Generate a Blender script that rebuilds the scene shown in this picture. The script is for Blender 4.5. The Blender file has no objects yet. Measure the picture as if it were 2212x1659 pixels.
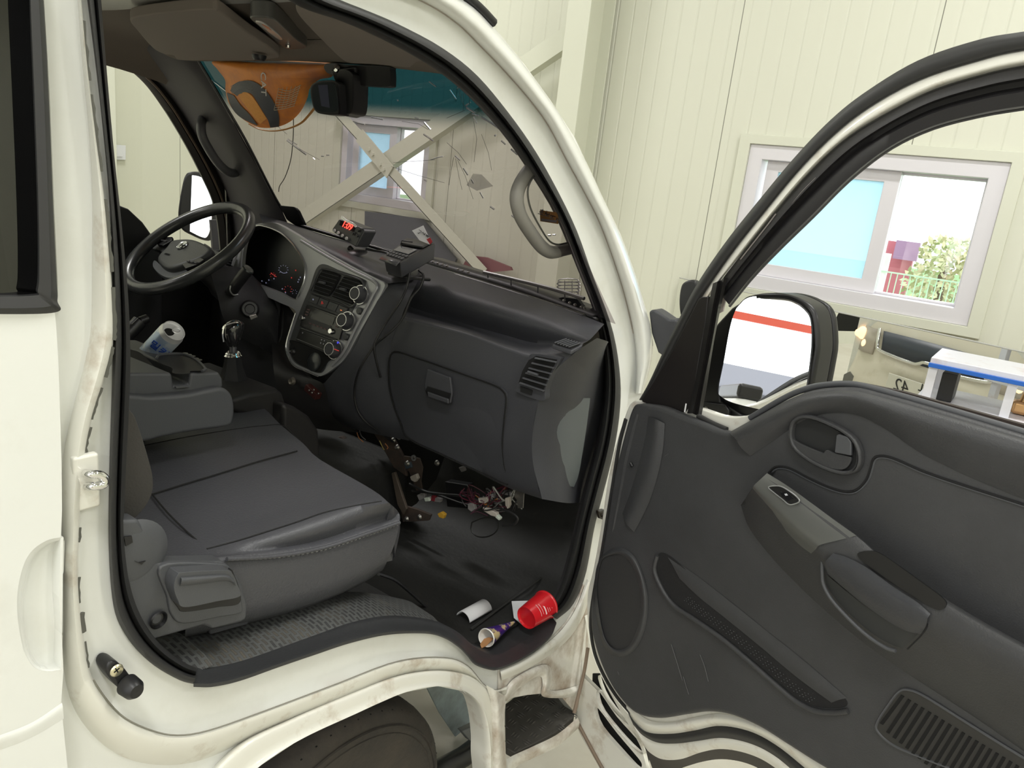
import bpy, bmesh, math, random
from mathutils import Vector, Matrix, Euler
from mathutils.geometry import tessellate_polygon
random.seed(7)
SC = bpy.context.scene
COL = SC.collection
V = Vector
# ------------------------------------------------------------------ camera, world, light, exposure
F = 1650.0
CAM = V((0.78, 0.0, 1.72))
_dn = V((395 - 1106, 6900 - 829.5, F)).normalized()
_up = -_dn
_h = (V((0, 0, 1)) - _up * _up.z).normalized()
_rt = _up.cross(_h)
if _rt.x < 0: _rt = -_rt
_a = math.radians(34)
_X = _rt * math.cos(_a) - _h * math.sin(_a)
_Y = _h * math.cos(_a) + _rt * math.sin(_a)
RM = Matrix((_X, _Y, _up))          # camera axes (x right, y down, z forward) to world
cd = bpy.data.cameras.new('camera'); cam = bpy.data.objects.new('camera', cd); COL.objects.link(cam)
cd.sensor_width = 36; cd.lens = F / 2212 * 36; cd.clip_start = 0.02; cd.clip_end = 400
cx, cy, cz = RM.col[0].copy(), RM.col[1].copy(), RM.col[2].copy()
mw = Matrix.Identity(4)
for i in range(3):
    mw[i][0] = cx[i]; mw[i][1] = -cy[i]; mw[i][2] = -cz[i]; mw[i][3] = CAM[i]
cam.matrix_world = mw
SC.camera = cam
w = bpy.data.worlds.new('sky'); SC.world = w; w.use_nodes = True
bg = w.node_tree.nodes['Background']; bg.inputs[0].default_value = (0.93, 0.97, 1.0, 1); bg.inputs[1].default_value = 3.2
SC.view_settings.view_transform = 'Standard'; SC.view_settings.look = 'None'
SC.view_settings.gamma = 1; SC.view_settings.use_curve_mapping = False
SC.view_settings.exposure = 0.08
def area(name, loc, tgt, sx, sy, power, col=(1, 1, 1)):
    l = bpy.data.lights.new(name, 'AREA'); l.shape = 'RECTANGLE'; l.size = sx; l.size_y = sy; l.energy = power; l.color = col
    o = bpy.data.objects.new(name, l); COL.objects.link(o); o.location = loc
    o.rotation_euler = (V(tgt) - V(loc)).to_track_quat('-Z', 'Y').to_euler(); return o
LAMPS = [(x, y) for y in (2.4, -0.6, -3.6, -6.6) for x in (-3.2, 0.9, 4.2)]
for x, y in LAMPS:
    area('lamp_light', (x, y, 4.28), (x, y, 0), 1.2, 0.3, 44, (1, 0.995, 0.97))
# ------------------------------------------------------------------ pixel and plane helpers
def ray(px, py): return RM @ V(((px - 1106) / F, (py - 829.5) / F, 1.0))
def P(px, py, ax, v):
    d = ray(px, py)
    if callable(ax): return ax(px, py, v)
    i = 'xyz'.index(ax)
    return CAM + d * ((v - CAM[i]) / d[i])
def pl(px, py, p, n):
    d = ray(px, py); n = V(n); return CAM + d * (n.dot(V(p) - CAM) / n.dot(d))
def WS(px, py, off=0):
    d = ray(px, py); lo, hi = .2, 6.
    for i in range(40):
        m = (lo + hi) / 2; q = CAM + d * m
        if q.y + off + .19 * (q.x + .8) ** 2 - (1.72 - (q.z - 1.45) * .667) > 0: hi = m
        else: lo = m
    return CAM + d * lo
def BS(px, py, v=0): return pl(px, py, (v, 0, .6), (1, 0, .11))
def BZ(px, py, off=0): return pl(px, py, (0, 1.36 - off, 1.1), (0, 1, -.25))
DU = V((.951, -.309, 0)); DN = V((-.309, -.951, 0)); DH = V((.0, 1.60, 0))
def DP(px, py, off=0): return pl(px, py, DH + DN * off, DN)
def S(s):
    s = s.split(); return [tuple(float(k) for k in q.split(',')) for q in s]
def T(ax, v, s):
    if isinstance(s, str): s = S(s)
    return [P(q[0], q[1], ax, q[2] if len(q) > 2 else v) for q in s]
# ------------------------------------------------------------------ materials
MC = {}
def M(name, col=(.5, .5, .5), rough=.5, metal=0., bump=0., bscale=200., var=0., vscale=6., col2=None, coat=0., spec=.5, emit=None, es=1., trans=0., alpha=1., thr=None):
    if name in MC: return MC[name]
    m = bpy.data.materials.new(name); m.use_nodes = True; nt = m.node_tree; N = nt.nodes; L = nt.links
    b = N['Principled BSDF']
    b.inputs['Base Color'].default_value = (*col, 1); b.inputs['Roughness'].default_value = rough
    b.inputs['Metallic'].default_value = metal; b.inputs['Specular IOR Level'].default_value = spec
    b.inputs['Coat Weight'].default_value = coat; b.inputs['Coat Roughness'].default_value = .08
    tc = N.new('ShaderNodeTexCoord')
    if bump:
        n = N.new('ShaderNodeTexNoise'); n.inputs['Scale'].default_value = bscale; n.inputs['Detail'].default_value = 3
        bp = N.new('ShaderNodeBump'); bp.inputs['Strength'].default_value = bump; bp.inputs['Distance'].default_value = .002
        L.new(tc.outputs['Object'], n.inputs['Vector']); L.new(n.outputs['Fac'], bp.inputs['Height']); L.new(bp.outputs['Normal'], b.inputs['Normal'])
    if var or col2:
        n = N.new('ShaderNodeTexNoise'); n.inputs['Scale'].default_value = vscale; n.inputs['Detail'].default_value = 8; n.inputs['Roughness'].default_value = .65
        r = N.new('ShaderNodeValToRGB'); c2 = col2 or tuple(c * (1 - var) for c in col)
        a, z = thr or (.35, .7)
        r.color_ramp.elements[0].position = a; r.color_ramp.elements[1].position = z
        r.color_ramp.elements[0].color = (*col, 1); r.color_ramp.elements[1].color = (*c2, 1)
        L.new(tc.outputs['Object'], n.inputs['Vector']); L.new(n.outputs['Fac'], r.inputs['Fac']); L.new(r.outputs['Color'], b.inputs['Base Color'])
    if emit:
        b.inputs['Emission Color'].default_value = (*emit, 1); b.inputs['Emission Strength'].default_value = es
    MC[name] = m; return m
def glassmat(name, tint, gl=.08, rough=0., band=None, diff=0.):
    m = bpy.data.materials.new(name); m.use_nodes = True; nt = m.node_tree; N = nt.nodes; L = nt.links; N.clear()
    o = N.new('ShaderNodeOutputMaterial'); t = N.new('ShaderNodeBsdfTransparent'); g = N.new('ShaderNodeBsdfGlossy'); mx = N.new('ShaderNodeMixShader')
    t.inputs[0].default_value = (*tint, 1); g.inputs['Roughness'].default_value = rough
    fr = N.new('ShaderNodeLayerWeight'); fr.inputs[0].default_value = .5
    pw = N.new('ShaderNodeMath'); pw.operation = 'POWER'; pw.inputs[1].default_value = 4.; L.new(fr.outputs[1], pw.inputs[0])
    ma = N.new('ShaderNodeMath'); ma.operation = 'MULTIPLY_ADD'; ma.inputs[1].default_value = .7; ma.inputs[2].default_value = gl
    L.new(pw.outputs[0], ma.inputs[0]); L.new(ma.outputs[0], mx.inputs[0]); L.new(t.outputs[0], mx.inputs[1]); L.new(g.outputs[0], mx.inputs[2]); L.new(mx.outputs[0], o.inputs[0])
    if band:
        ge = N.new('ShaderNodeNewGeometry'); sp = N.new('ShaderNodeSeparateXYZ'); mr = N.new('ShaderNodeMapRange'); mr.interpolation_type = 'SMOOTHSTEP'
        mr.inputs[1].default_value = band[0]; mr.inputs[2].default_value = band[1]
        mi = N.new('ShaderNodeMix'); mi.data_type = 'RGBA'; mi.inputs[6].default_value = (*tint, 1); mi.inputs[7].default_value = (*band[2], 1)
        L.new(ge.outputs['Position'], sp.inputs[0]); L.new(sp.outputs[2], mr.inputs[0]); L.new(mr.outputs[0], mi.inputs[0]); L.new(mi.outputs[2], t.inputs[0])
    if diff:
        tl = N.new('ShaderNodeBsdfTranslucent'); tl.inputs[0].default_value = (*tint, 1); m2 = N.new('ShaderNodeMixShader'); m2.inputs[0].default_value = diff
        L.new(mx.outputs[0], m2.inputs[1]); L.new(tl.outputs[0], m2.inputs[2]); L.new(m2.outputs[0], o.inputs[0])
    MC[name] = m; return m
def paint(name, clean, dirt, a, z, sc, rough=.22):
    m = M(name, clean, rough, 0, 0, 0, 0, sc, dirt, coat=.5, thr=(a, z)); return m
WHITE = paint('truck_white_paint', (.79, .80, .765), (.71, .71, .66), .5, .75, 5)
WDIRT = paint('grimy_white_paint', (.74, .72, .66), (.33, .25, .18), .40, .68, 11, .4)
WMID = paint('worn_white_paint', (.75, .74, .67), (.46, .38, .29), .54, .76, 14, .35)
PLAS = M('charcoal_plastic', (.050, .051, .058), .48, bump=.22, bscale=420, spec=.45)
PLAS2 = M('door_trim_plastic', (.054, .055, .058), .46, bump=.3, bscale=380, spec=.45, var=.25, vscale=5)
PLASL = M('grey_plastic', (.075, .078, .085), .5, bump=.15, bscale=400)
BLACKP = M('black_plastic', (.010, .010, .011), .4)
DARK = M('dark_void', (.004, .004, .004), .9)
RUB = M('black_rubber', (.024, .024, .024), .55, bump=.15, bscale=60)
SILV = M('satin_grey_trim', (.36, .365, .385), .32, metal=.35)
SILVD = M('silver_switch_trim', (.17, .175, .17), .33, metal=.55)
CHROME = M('chrome', (.8, .8, .8), .08, metal=1.)
LEATH = M('seat_leatherette', (.072, .073, .082), .42, bump=.45, bscale=260, spec=.5)
HEAD = M('headliner_cloth', (.17, .145, .12), .95, bump=.25, bscale=500)
VISOR = M('visor_vinyl', (.24, .205, .18), .8, bump=.1, bscale=500)
PILT = M('pillar_trim', (.058, .054, .058), .6, bump=.15, bscale=400)
MATF = M('floor_rubber', (.020, .020, .019), .6, bump=.5, bscale=60, col2=(.04, .037, .03), vscale=30, thr=(.6, .8))
STEEL = M('galvanised_steel', (.32, .31, .29), .4, metal=.9, var=.4, vscale=30)
RUST = M('rusty_steel', (.09, .06, .045), .75, bump=.4, bscale=60, col2=(.035, .03, .028), vscale=20)
def MW(n, c, r=.5, **k): return M(n, c, r, **k)
WHT = MW('white_plastic', (.75, .76, .78), .45)
# ------------------------------------------------------------------ mesh helpers
WL = {}
def link(name, me, par=None, loc=(0, 0, 0), mat=None):
    o = bpy.data.objects.new(name, me); COL.objects.link(o)
    if mat:
        for mm in (mat if isinstance(mat, (list, tuple)) else [mat]): me.materials.append(mm)
    WL[o.name] = V(loc)
    if par: o.parent = par; o.location = V(loc) - WL[par.name]
    else: o.location = loc
    return o
def mesh(name, vs, fs, mat, par=None, smooth=True, bevel=0., seg=2, solid=0., sub=0, ang=35, mi=None):
    c = V((0, 0, 0))
    for v in vs: c += v
    c /= len(vs)
    me = bpy.data.meshes.new(name); me.from_pydata([tuple(v - c) for v in vs], [], fs)
    bm = bmesh.new(); bm.from_mesh(me); bmesh.ops.recalc_face_normals(bm, faces=bm.faces); bm.to_mesh(me); bm.free()
    o = link(name, me, par, c, mat)
    for i, p in enumerate(me.polygons):
        p.use_smooth = smooth
        if mi: p.material_index = mi[i]
    if smooth: me.set_sharp_from_angle(angle=math.radians(ang))
    if solid:
        s = o.modifiers.new('solid', 'SOLIDIFY'); s.thickness = solid; s.offset = -1
    if sub:
        s = o.modifiers.new('sub', 'SUBSURF'); s.levels = sub; s.render_levels = sub
    if bevel:
        s = o.modifiers.new('bevel', 'BEVEL'); s.width = bevel; s.segments = seg; s.limit_method = 'ANGLE'; s.angle_limit = math.radians(40); s.harden_normals = True
    return o
def cr(pts, n, closed=False, byidx=True):
    """Catmull-Rom resample to n points"""
    k = len(pts)
    if k == 2: return [pts[0].lerp(pts[1], i / (n - 1)) for i in range(n)]
    g = (lambda i: pts[i % k]) if closed else (lambda i: pts[0] * 2 - pts[1] if i < 0 else (pts[-1] * 2 - pts[-2] if i >= k else pts[i]))
    segs = k if closed else k - 1
    def ev(u):
        i = min(int(u), segs - 1); t = u - i
        a, b, c, d = g(i - 1), g(i), g(i + 1), g(i + 2)
        return 0.5 * ((2 * b) + (c - a) * t + (2 * a - 5 * b + 4 * c - d) * t * t + (3 * b - 3 * c + d - a) * t ** 3)
    if byidx: us = [segs * i / (n if closed else n - 1) for i in range(n)]
    else:
        fine = [ev(segs * i / 200) for i in range(201)]; L = [0.]
        for i in range(200): L.append(L[-1] + (fine[i + 1] - fine[i]).length)
        us = []; j = 0
        for i in range(n):
            tg = L[-1] * i / (n if closed else n - 1)
            while j < 199 and L[j + 1] < tg: j += 1
            f = (tg - L[j]) / max(1e-9, L[j + 1] - L[j]); us.append(segs * (j + min(1, f)) / 200)
    return [ev(min(u, segs - 1e-6)) for u in us]
def loft(name, rows, mat, par=None, n=40, m=0, thick=0., closed=False, bevel=0, cyc=False, **kw):
    same = len(set(len(r) for r in rows)) == 1
    R = [cr(r, n, closed, same) for r in rows]
    if m:
        cols = [cr([r[j] for r in R], (len(R) - 1) * m + 1) for j in range(n)]
        R = [[cols[j][i] for j in range(n)] for i in range(len(cols[0]))]
    vs = [v for r in R for v in r]; fs = []
    rr = len(R)
    for i in range(rr if cyc else rr - 1):
        for j in range(n if closed else n - 1):
            a = i * n + j; b = i * n + (j + 1) % n; i2 = (i + 1) % rr
            fs.append((a, b, i2 * n + (j + 1) % n, i2 * n + j))
    return mesh(name, vs, fs, mat, par, solid=thick, bevel=bevel, **kw)
def trifill(loops):
    bm = bmesh.new(); es = []; idx = {}; k = 0
    for l in loops:
        vv = [bm.verts.new(v) for v in l]
        for v in vv: idx[v] = k; k += 1
        es += [bm.edges.new((vv[i], vv[(i + 1) % len(vv)])) for i in range(len(vv))]
    r = bmesh.ops.triangle_fill(bm, use_beauty=True, use_dissolve=False, edges=es)
    out = [tuple(idx[v] for v in f.verts) for f in bm.faces]; bm.free(); return out
def slab(name, out, vec, mat, par=None, holes=(), bevel=.0, seg=2, sm=0, **kw):
    """plane polygon (with holes) extruded by vec; sm>0 smooths the outline"""
    if sm: out = cr(out, sm, True)
    holes = [list(h) for h in holes]; loops = [list(out)] + holes
    flat = [v for l in loops for v in l]; tri = trifill(loops) if holes else None
    n = len(flat); vec = V(vec); vs = flat + [v + vec for v in flat]; fs = []
    if tri:
        for t in tri: fs.append(tuple(t)); fs.append(tuple(i + n for i in reversed(t)))
    else: fs.append(tuple(range(n))); fs.append(tuple(reversed(range(n, 2 * n))))
    s = 0
    for l in loops:
        k = len(l)
        for i in range(k): a, b = s + i, s + (i + 1) % k; fs.append((a, b, b + n, a + n))
        s += k
    return mesh(name, vs, fs, mat, par, bevel=bevel, seg=seg, **kw)
def tube(name, pts, r, mat, par=None, n=0, closed=False, k=8, flat=1., ends=True, byidx=False):
    if n: pts = cr(pts, n, closed, byidx)
    N = len(pts); vs = []; fs = []; up = None
    for i, p in enumerate(pts):
        a = pts[(i - 1) % N] if (closed or i) else p; b = pts[(i + 1) % N] if (closed or i < N - 1) else p
        t = (b - a).normalized()
        if up is None:
            up = V((0, 0, 1)) if abs(t.z) < .9 else V((1, 0, 0))
        up = (up - t * up.dot(t)).normalized(); s = t.cross(up)
        rr = r[min(int(i * len(r) / N), len(r) - 1)] if isinstance(r, (list, tuple)) else r
        for j in range(k):
            q = 2 * math.pi * j / k; vs.append(p + up * math.cos(q) * rr * flat + s * math.sin(q) * rr)
    for i in range(N if closed else N - 1):
        for j in range(k):
            i2 = (i + 1) % N; fs.append((i * k + j, i * k + (j + 1) % k, i2 * k + (j + 1) % k, i2 * k + j))
    if not closed and ends: fs.append(tuple(range(k))); fs.append(tuple(reversed(range((N - 1) * k, N * k))))
    return mesh(name, vs, fs, mat, par, ang=50)
def lathe(name, prof, base, axis, mat, par=None, k=32, arc=None, cap=False, mi=None):
    """profile [(r,h)] spun about axis through base"""
    ax = V(axis).normalized(); u = ax.orthogonal().normalized(); v = ax.cross(u); base = V(base); vs = []; fs = []
    full = arc is None; a0, a1 = arc or (0, 2 * math.pi); kk = k if full else k + 1
    for r, h in prof:
        for j in range(kk):
            q = a0 + (a1 - a0) * j / k; vs.append(base + ax * h + (u * math.cos(q) + v * math.sin(q)) * max(r, 1e-5))
    ms = []
    for i in range(len(prof) - 1):
        for j in range(k):
            j2 = (j + 1) % kk; fs.append((i * kk + j, i * kk + j2, (i + 1) * kk + j2, (i + 1) * kk + j)); ms.append(mi[i] if mi else 0)
    return mesh(name, vs, fs, mat, par, ang=40, mi=ms if mi else None)
def box(name, c, s, mat, par=None, rot=(0, 0, 0), bevel=.0, seg=2, **kw):
    R = Euler(rot).to_matrix(); c = V(c)
    vs = [c + R @ V((x * s[0] / 2, y * s[1] / 2, z * s[2] / 2)) for x in (-1, 1) for y in (-1, 1) for z in (-1, 1)]
    fs = [(0, 1, 3, 2), (4, 6, 7, 5), (0, 4, 5, 1), (2, 3, 7, 6), (0, 2, 6, 4), (1, 5, 7, 3)]
    return mesh(name, vs, fs, mat, par, bevel=bevel, seg=seg, **kw)
def fbox(name, o, a, b, c, mat, par=None, bevel=0., seg=2, **kw):
    """box from corner o and three edge vectors"""
    o, a, b, c = V(o), V(a), V(b), V(c)
    vs = [o + a * i + b * j + c * k for i in (0, 1) for j in (0, 1) for k in (0, 1)]
    fs = [(0, 1, 3, 2), (4, 6, 7, 5), (0, 4, 5, 1), (2, 3, 7, 6), (0, 2, 6, 4), (1, 5, 7, 3)]
    return mesh(name, vs, fs, mat, par, bevel=bevel, seg=seg, **kw)
def multi(name, parts, mat, par=None, **kw):
    """several boxes (centre,size) as one mesh"""
    vs = []; fs = []
    for c, s in parts:
        c = V(c); b = len(vs)
        vs += [c + V((x * s[0] / 2, y * s[1] / 2, z * s[2] / 2)) for x in (-1, 1) for y in (-1, 1) for z in (-1, 1)]
        fs += [tuple(b + i for i in f) for f in [(0, 1, 3, 2), (4, 6, 7, 5), (0, 4, 5, 1), (2, 3, 7, 6), (0, 2, 6, 4), (1, 5, 7, 3)]]
    return mesh(name, vs, fs, mat, par, **kw)
def text(name, s, loc, xdir, ydir, size, mat, par=None, ext=.0006, align='CENTER', shear=0.):
    cu = bpy.data.curves.new(name, 'FONT'); cu.body = s; cu.size = size; cu.extrude = ext; cu.align_x = align; cu.align_y = 'CENTER'; cu.shear = shear
    t = bpy.data.objects.new(name, cu); me = bpy.data.meshes.new_from_object(t); bpy.data.objects.remove(t); bpy.data.curves.remove(cu)
    x = V(xdir).normalized(); y = V(ydir); y = (y - x * y.dot(x)).normalized(); z = x.cross(y)
    m = Matrix.Identity(4)
    for i in range(3): m[i][0] = x[i]; m[i][1] = y[i]; m[i][2] = z[i]
    me.transform(m)
    me.materials.clear()
    return link(name, me, par, loc, mat)
def empty(name, loc, label=None, cat=None, group=None):
    o = bpy.data.objects.new(name, None); COL.objects.link(o); o.location = loc; WL[o.name] = V(loc); o.empty_display_size = .1
    if label: o['label'] = label
    if cat: o['category'] = cat
    if group: o['group'] = group
    return o
def tag(o, label, cat, group=None):
    o['label'] = label; o['category'] = cat
    if group: o['group'] = group
    return o
def struct(o, label=None):
    o['kind'] = 'structure'
    if label: o['label'] = label
    return o
# ------------------------------------------------------------------ the building
def wallmat(name, col, seams, ribs, axis):
    m = bpy.data.materials.new(name); m.use_nodes = True; N = m.node_tree.nodes; L = m.node_tree.links; b = N['Principled BSDF']
    b.inputs['Roughness'].default_value = .45
    g = N.new('ShaderNodeNewGeometry'); sp = N.new('ShaderNodeSeparateXYZ'); L.new(g.outputs['Position'], sp.inputs[0])
    def math_(op, a, bb, c=None):
        n = N.new('ShaderNodeMath'); n.operation = op
        for i, v in enumerate((a, bb, c)):
            if v is None: continue
            if isinstance(v, (int, float)): n.inputs[i].default_value = v
            else: L.new(v, n.inputs[i])
        return n.outputs[0]
    x = sp.outputs[axis]
    acc = None                                   # panel joints: a thin groove every panel width
    fr = math_('FRACT', math_('DIVIDE', math_('SUBTRACT', x, seams[0]), seams[1]), 0)
    d = math_('ABSOLUTE', math_('SUBTRACT', fr, .5), 0)
    gro = math_('GREATER_THAN', d, .5 - .0022)
    rf = math_('FRACT', math_('DIVIDE', x, ribs), 0)
    rib = math_('SMOOTH_MIN', math_('MULTIPLY', math_('ABSOLUTE', math_('SUBTRACT', rf, .5), 0), 14), 1, .4)
    h = math_('SUBTRACT', rib, math_('MULTIPLY', gro, 3))
    bp = N.new('ShaderNodeBump'); bp.inputs['Strength'].default_value = .6; bp.inputs['Distance'].default_value = .004
    L.new(h, bp.inputs['Height']); L.new(bp.outputs[0], b.inputs['Normal'])
    mi = N.new('ShaderNodeMix'); mi.data_type = 'RGBA'; mi.inputs[6].default_value = (*col, 1); mi.inputs[7].default_value = (.2, .2, .16, 1)
    L.new(gro, mi.inputs[0]); L.new(mi.outputs[2], b.inputs['Base Color'])
    return m
WALLF = wallmat('ribbed_cream_panel', (.70, .705, .60), (-.875, .95), .098, 0)
WALLL = wallmat('flat_cream_panel', (.665, .67, .555), (3.56, 1.0), .5, 1)
CREAM = M('cream_painted_steel', (.68, .69, .58), .4)
UPVC = M('white_window_frame', (.72, .70, .74), .35)
CEIL = M('ceiling_panel', (.62, .62, .6), .7)
FLOOR = M('epoxy_floor', (.60, .57, .49), .3, col2=(.50, .46, .38), vscale=2.5, thr=(.4, .75))
WY = 4.2
hole = lambda x0, x1, z0, z1, y=WY: [V((x0, y, z0)), V((x1, y, z0)), V((x1, y, z1)), V((x0, y, z1))]
struct(slab('wall_front', hole(-5.2, 6.2, -.1, 4.5), (0, .2, 0), WALLF, holes=[hole(-.70, .50, 1.28, 2.03), hole(-3.86, -2.96, 1.40, 2.03)], smooth=False), 'cream ribbed metal wall with two windows')
struct(slab('wall_left', [V((-5, -9, -.1)), V((-5, 4.2, -.1)), V((-5, 4.2, 4.5)), V((-5, -9, 4.5))], (-.2, 0, 0), WALLL, smooth=False))
struct(slab('wall_right', [V((6, -9, -.1)), V((6, 4.2, -.1)), V((6, 4.2, 4.5)), V((6, -9, 4.5))], (.2, 0, 0), WALLL, smooth=False))
bw = [V((-5.2, -9, -.1)), V((6.2, -9, -.1)), V((6.2, -9, 4.5)), V((-5.2, -9, 4.5))]
struct(slab('wall_back', bw, (0, -.2, 0), WALLL, holes=[[V((-1.9, -9, .02)), V((4.2, -9, .02)), V((4.2, -9, 3.4)), V((-1.9, -9, 3.4))]], smooth=False))
struct(fbox('floor', (-5.2, -9.2, -.1), (11.4, 0, 0), (0, 13.6, 0), (0, 0, .1), FLOOR, smooth=False))
struct(fbox('ceiling', (-5.2, -9.2, 4.5), (11.4, 0, 0), (0, 13.6, 0), (0, 0, .15), CEIL, smooth=False))
# skirting of the front wall
struct(fbox('baseboard_front', (-5, 4.18, 0), (11, 0, 0), (0, .02, 0), (0, 0, .12), CREAM))
BGL = glassmat('blue_film_glass', (.62, .76, .84), .06, .0, diff=.6)
CGL = glassmat('clear_glass', (.95, .97, .96), .05, .0)
def rect(x0, x1, z0, z1, y): return [V((x0, y, z0)), V((x1, y, z0)), V((x1, y, z1)), V((x0, y, z1))]
def window(name, x0, x1, z0, z1, fw, mx, label, case=.06, sx1=None):
    g = empty(name, ((x0 + x1) / 2, WY, z0)); struct(g, label)
    slab('window_casing', rect(x0 - case, x1 + case, z0 - case * .8, z1 + case * .8, WY - .025), (0, .024, 0), CREAM, g, holes=[rect(x0, x1, z0, z1, WY - .025)], bevel=.003)
    slab('window_frame', rect(x0, x1, z0, z1, WY - .01), (0, .14, 0), UPVC, g, holes=[rect(x0 + fw, x1 - fw, z0 + fw, z1 - fw, WY - .01)], bevel=.004)
    sx0 = x0 + fw
    s = slab('window_sash', rect(sx0 + .02, mx, z0 + fw, z1 - fw, WY + .03), (0, .04, 0), UPVC, g, holes=[rect(sx0 + .085, mx - .07, z0 + fw + .065, z1 - fw - .055, WY + .03)], bevel=.003)
    box('pane', ((sx0 + mx) / 2 + .01, WY + .05, (z0 + z1) / 2), (mx - sx0 - .14, .006, z1 - z0 - 2 * fw - .11), BGL, s, smooth=False)
    s2 = slab('window_sash', rect(mx - .05, x1 - fw, z0 + fw, z1 - fw, WY + .075), (0, .035, 0), UPVC, g, holes=[rect(mx, x1 - fw - .012, z0 + fw + .012, z1 - fw - .012, WY + .075)], bevel=.003)
    box('pane', ((x1 - fw + mx) / 2 - .006, WY + .09, (z0 + z1) / 2), (x1 - fw - mx - .01, .005, z1 - z0 - 2 * fw - .02), CGL, s2, smooth=False)
    return g
window('window_1', -.70, .50, 1.28, 2.03, .075, .055, 'white sliding window with a blue tinted left pane above the mirror')
window('window_2', -3.86, -2.96, 1.40, 2.03, .06, -3.33, 'smaller white sliding window seen through the windscreen')
# column and cross bracing
g = empty('steel_column', (-1.75, 4.0, 0), 'cream painted steel column standing against the ribbed wall', 'column')
xl = P(1250, 20, 'y', 3.9).x; xr = P(1323, 20, 'y', 4.1).x
box('flange', ((xl + xr) / 2 - .05, 3.91, 2.25), (.15, .012, 4.5), CREAM, g, bevel=.002)
box('flange', ((xl + xr) / 2 - .05, 4.17, 2.25), (.15, .012, 4.5), CREAM, g, bevel=.002)
box('web', ((xl + xr) / 2 - .05, 4.04, 2.25), (.01, .25, 4.5), CREAM, g, bevel=.001)
def angle(name, a, b, wd, par, off):
    d = (b - a).normalized(); s = d.cross(V((0, 1, 0))).normalized()
    if s.z < 0: s = -s
    c = [a - s * wd / 2, b - s * wd / 2, b + s * wd / 2, a + s * wd / 2]
    o = slab(name, c, (0, .006, 0), CREAM, par, bevel=.001)
    slab(name + '_flange', [a - s * wd / 2, b - s * wd / 2, b - s * wd / 2 + V((0, .07, 0)), a - s * wd / 2 + V((0, .07, 0))], s * .006, CREAM, par)
    return o
a = P(1262, 52, 'y', 4.05); b = P(560, 535, 'y', 4.05); d = (b - a)
br = empty('wall_brace', b, 'broad cream diagonal brace climbing to the column, behind the windscreen', 'brace')
angle('angle_bar', a, b, .115, br, 0)
for px, py in ((1245, 36), (1238, 50)):
    q = P(px, py, 'y', 4.04); lathe('bolt', [(0, 0), (.013, 0), (.013, .01), (0, .012)], q, (0, -1, 0), STEEL, br, k=6)
br2 = empty('wall_brace', P(1040, 585, 'y', 4.03), 'narrow cream diagonal brace crossing the broad one at its bolts', 'brace')
angle('angle_bar', P(705, 215, 'y', 4.035), P(1045, 590, 'y', 4.035), .075, br2, 0)
q0, q1 = P(775, 292, 'y', 4.02), P(842, 372, 'y', 4.02); dd = (q1 - q0).normalized(); ss = dd.cross(V((0, 1, 0))) * .052
slab('gusset_plate', [q0 - ss, q1 - ss, q1 + ss, q0 + ss], (0, .008, 0), CREAM, br2, bevel=.001)
for px, py in ((798, 323), (806, 333), (822, 355), (830, 366)):
    lathe('bolt', [(0, .012), (.014, .012), (.016, 0)], P(px, py, 'y', 4.02), (0, -1, 0), CREAM, br2, k=6)
# grey sheet below the small window (dark board leaning on the wall)
tag(slab('grey_board', T('y', 4.12, '788,456 912,473 985,560 950,640 785,640'), (0, .02, 0), M('grey_board', (.12, .125, .14), .6)), 'dark grey board on the wall under the smaller window', 'board')
# wall switch seen through the driver's window
sw = tag(fbox('light_switch', P(222, 311, 'x', -4.985), P(270, 314, 'x', -4.985) - P(222, 311, 'x', -4.985), P(222, 343, 'x', -4.985) - P(222, 311, 'x', -4.985), (.012, 0, 0), WHT, bevel=.002), 'white square light switch on the cream left wall', 'switch')
fbox('rocker', P(232, 316, 'x', -4.97), P(264, 318, 'x', -4.97) - P(232, 316, 'x', -4.97), P(232, 337, 'x', -4.97) - P(232, 316, 'x', -4.97), (.006, 0, 0), WHT, sw, bevel=.001)
cl = tag(box('steel_column', (-4.93, P(232, 180, 'x', -4.9).y - .02, 2.25), (.12, .12, 4.5), CREAM, bevel=.003), 'slim cream corner post on the left wall, above the light switch', 'column')
# ceiling lamps
for i, (x, y) in enumerate(LAMPS):
    c = box('ceiling_light', (x, y, 4.42), (1.25, .34, .15), MW('lamp_case', (.8, .8, .8)), None, bevel=.01)
    tag(c, 'white ceiling light panel, %s of its row, in the row %s' % (('left', 'middle', 'right')[i % 3], ('nearest the windowed wall', 'second from the windowed wall', 'third from the windowed wall', 'nearest the back doorway')[i // 3]), 'ceiling light', 'ceiling light panels')
    box('diffuser', (x, y, 4.335), (1.2, .3, .02), M('lamp_glow', (1, 1, 1), .5, emit=(1, .99, .95), es=5.), c)
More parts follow.
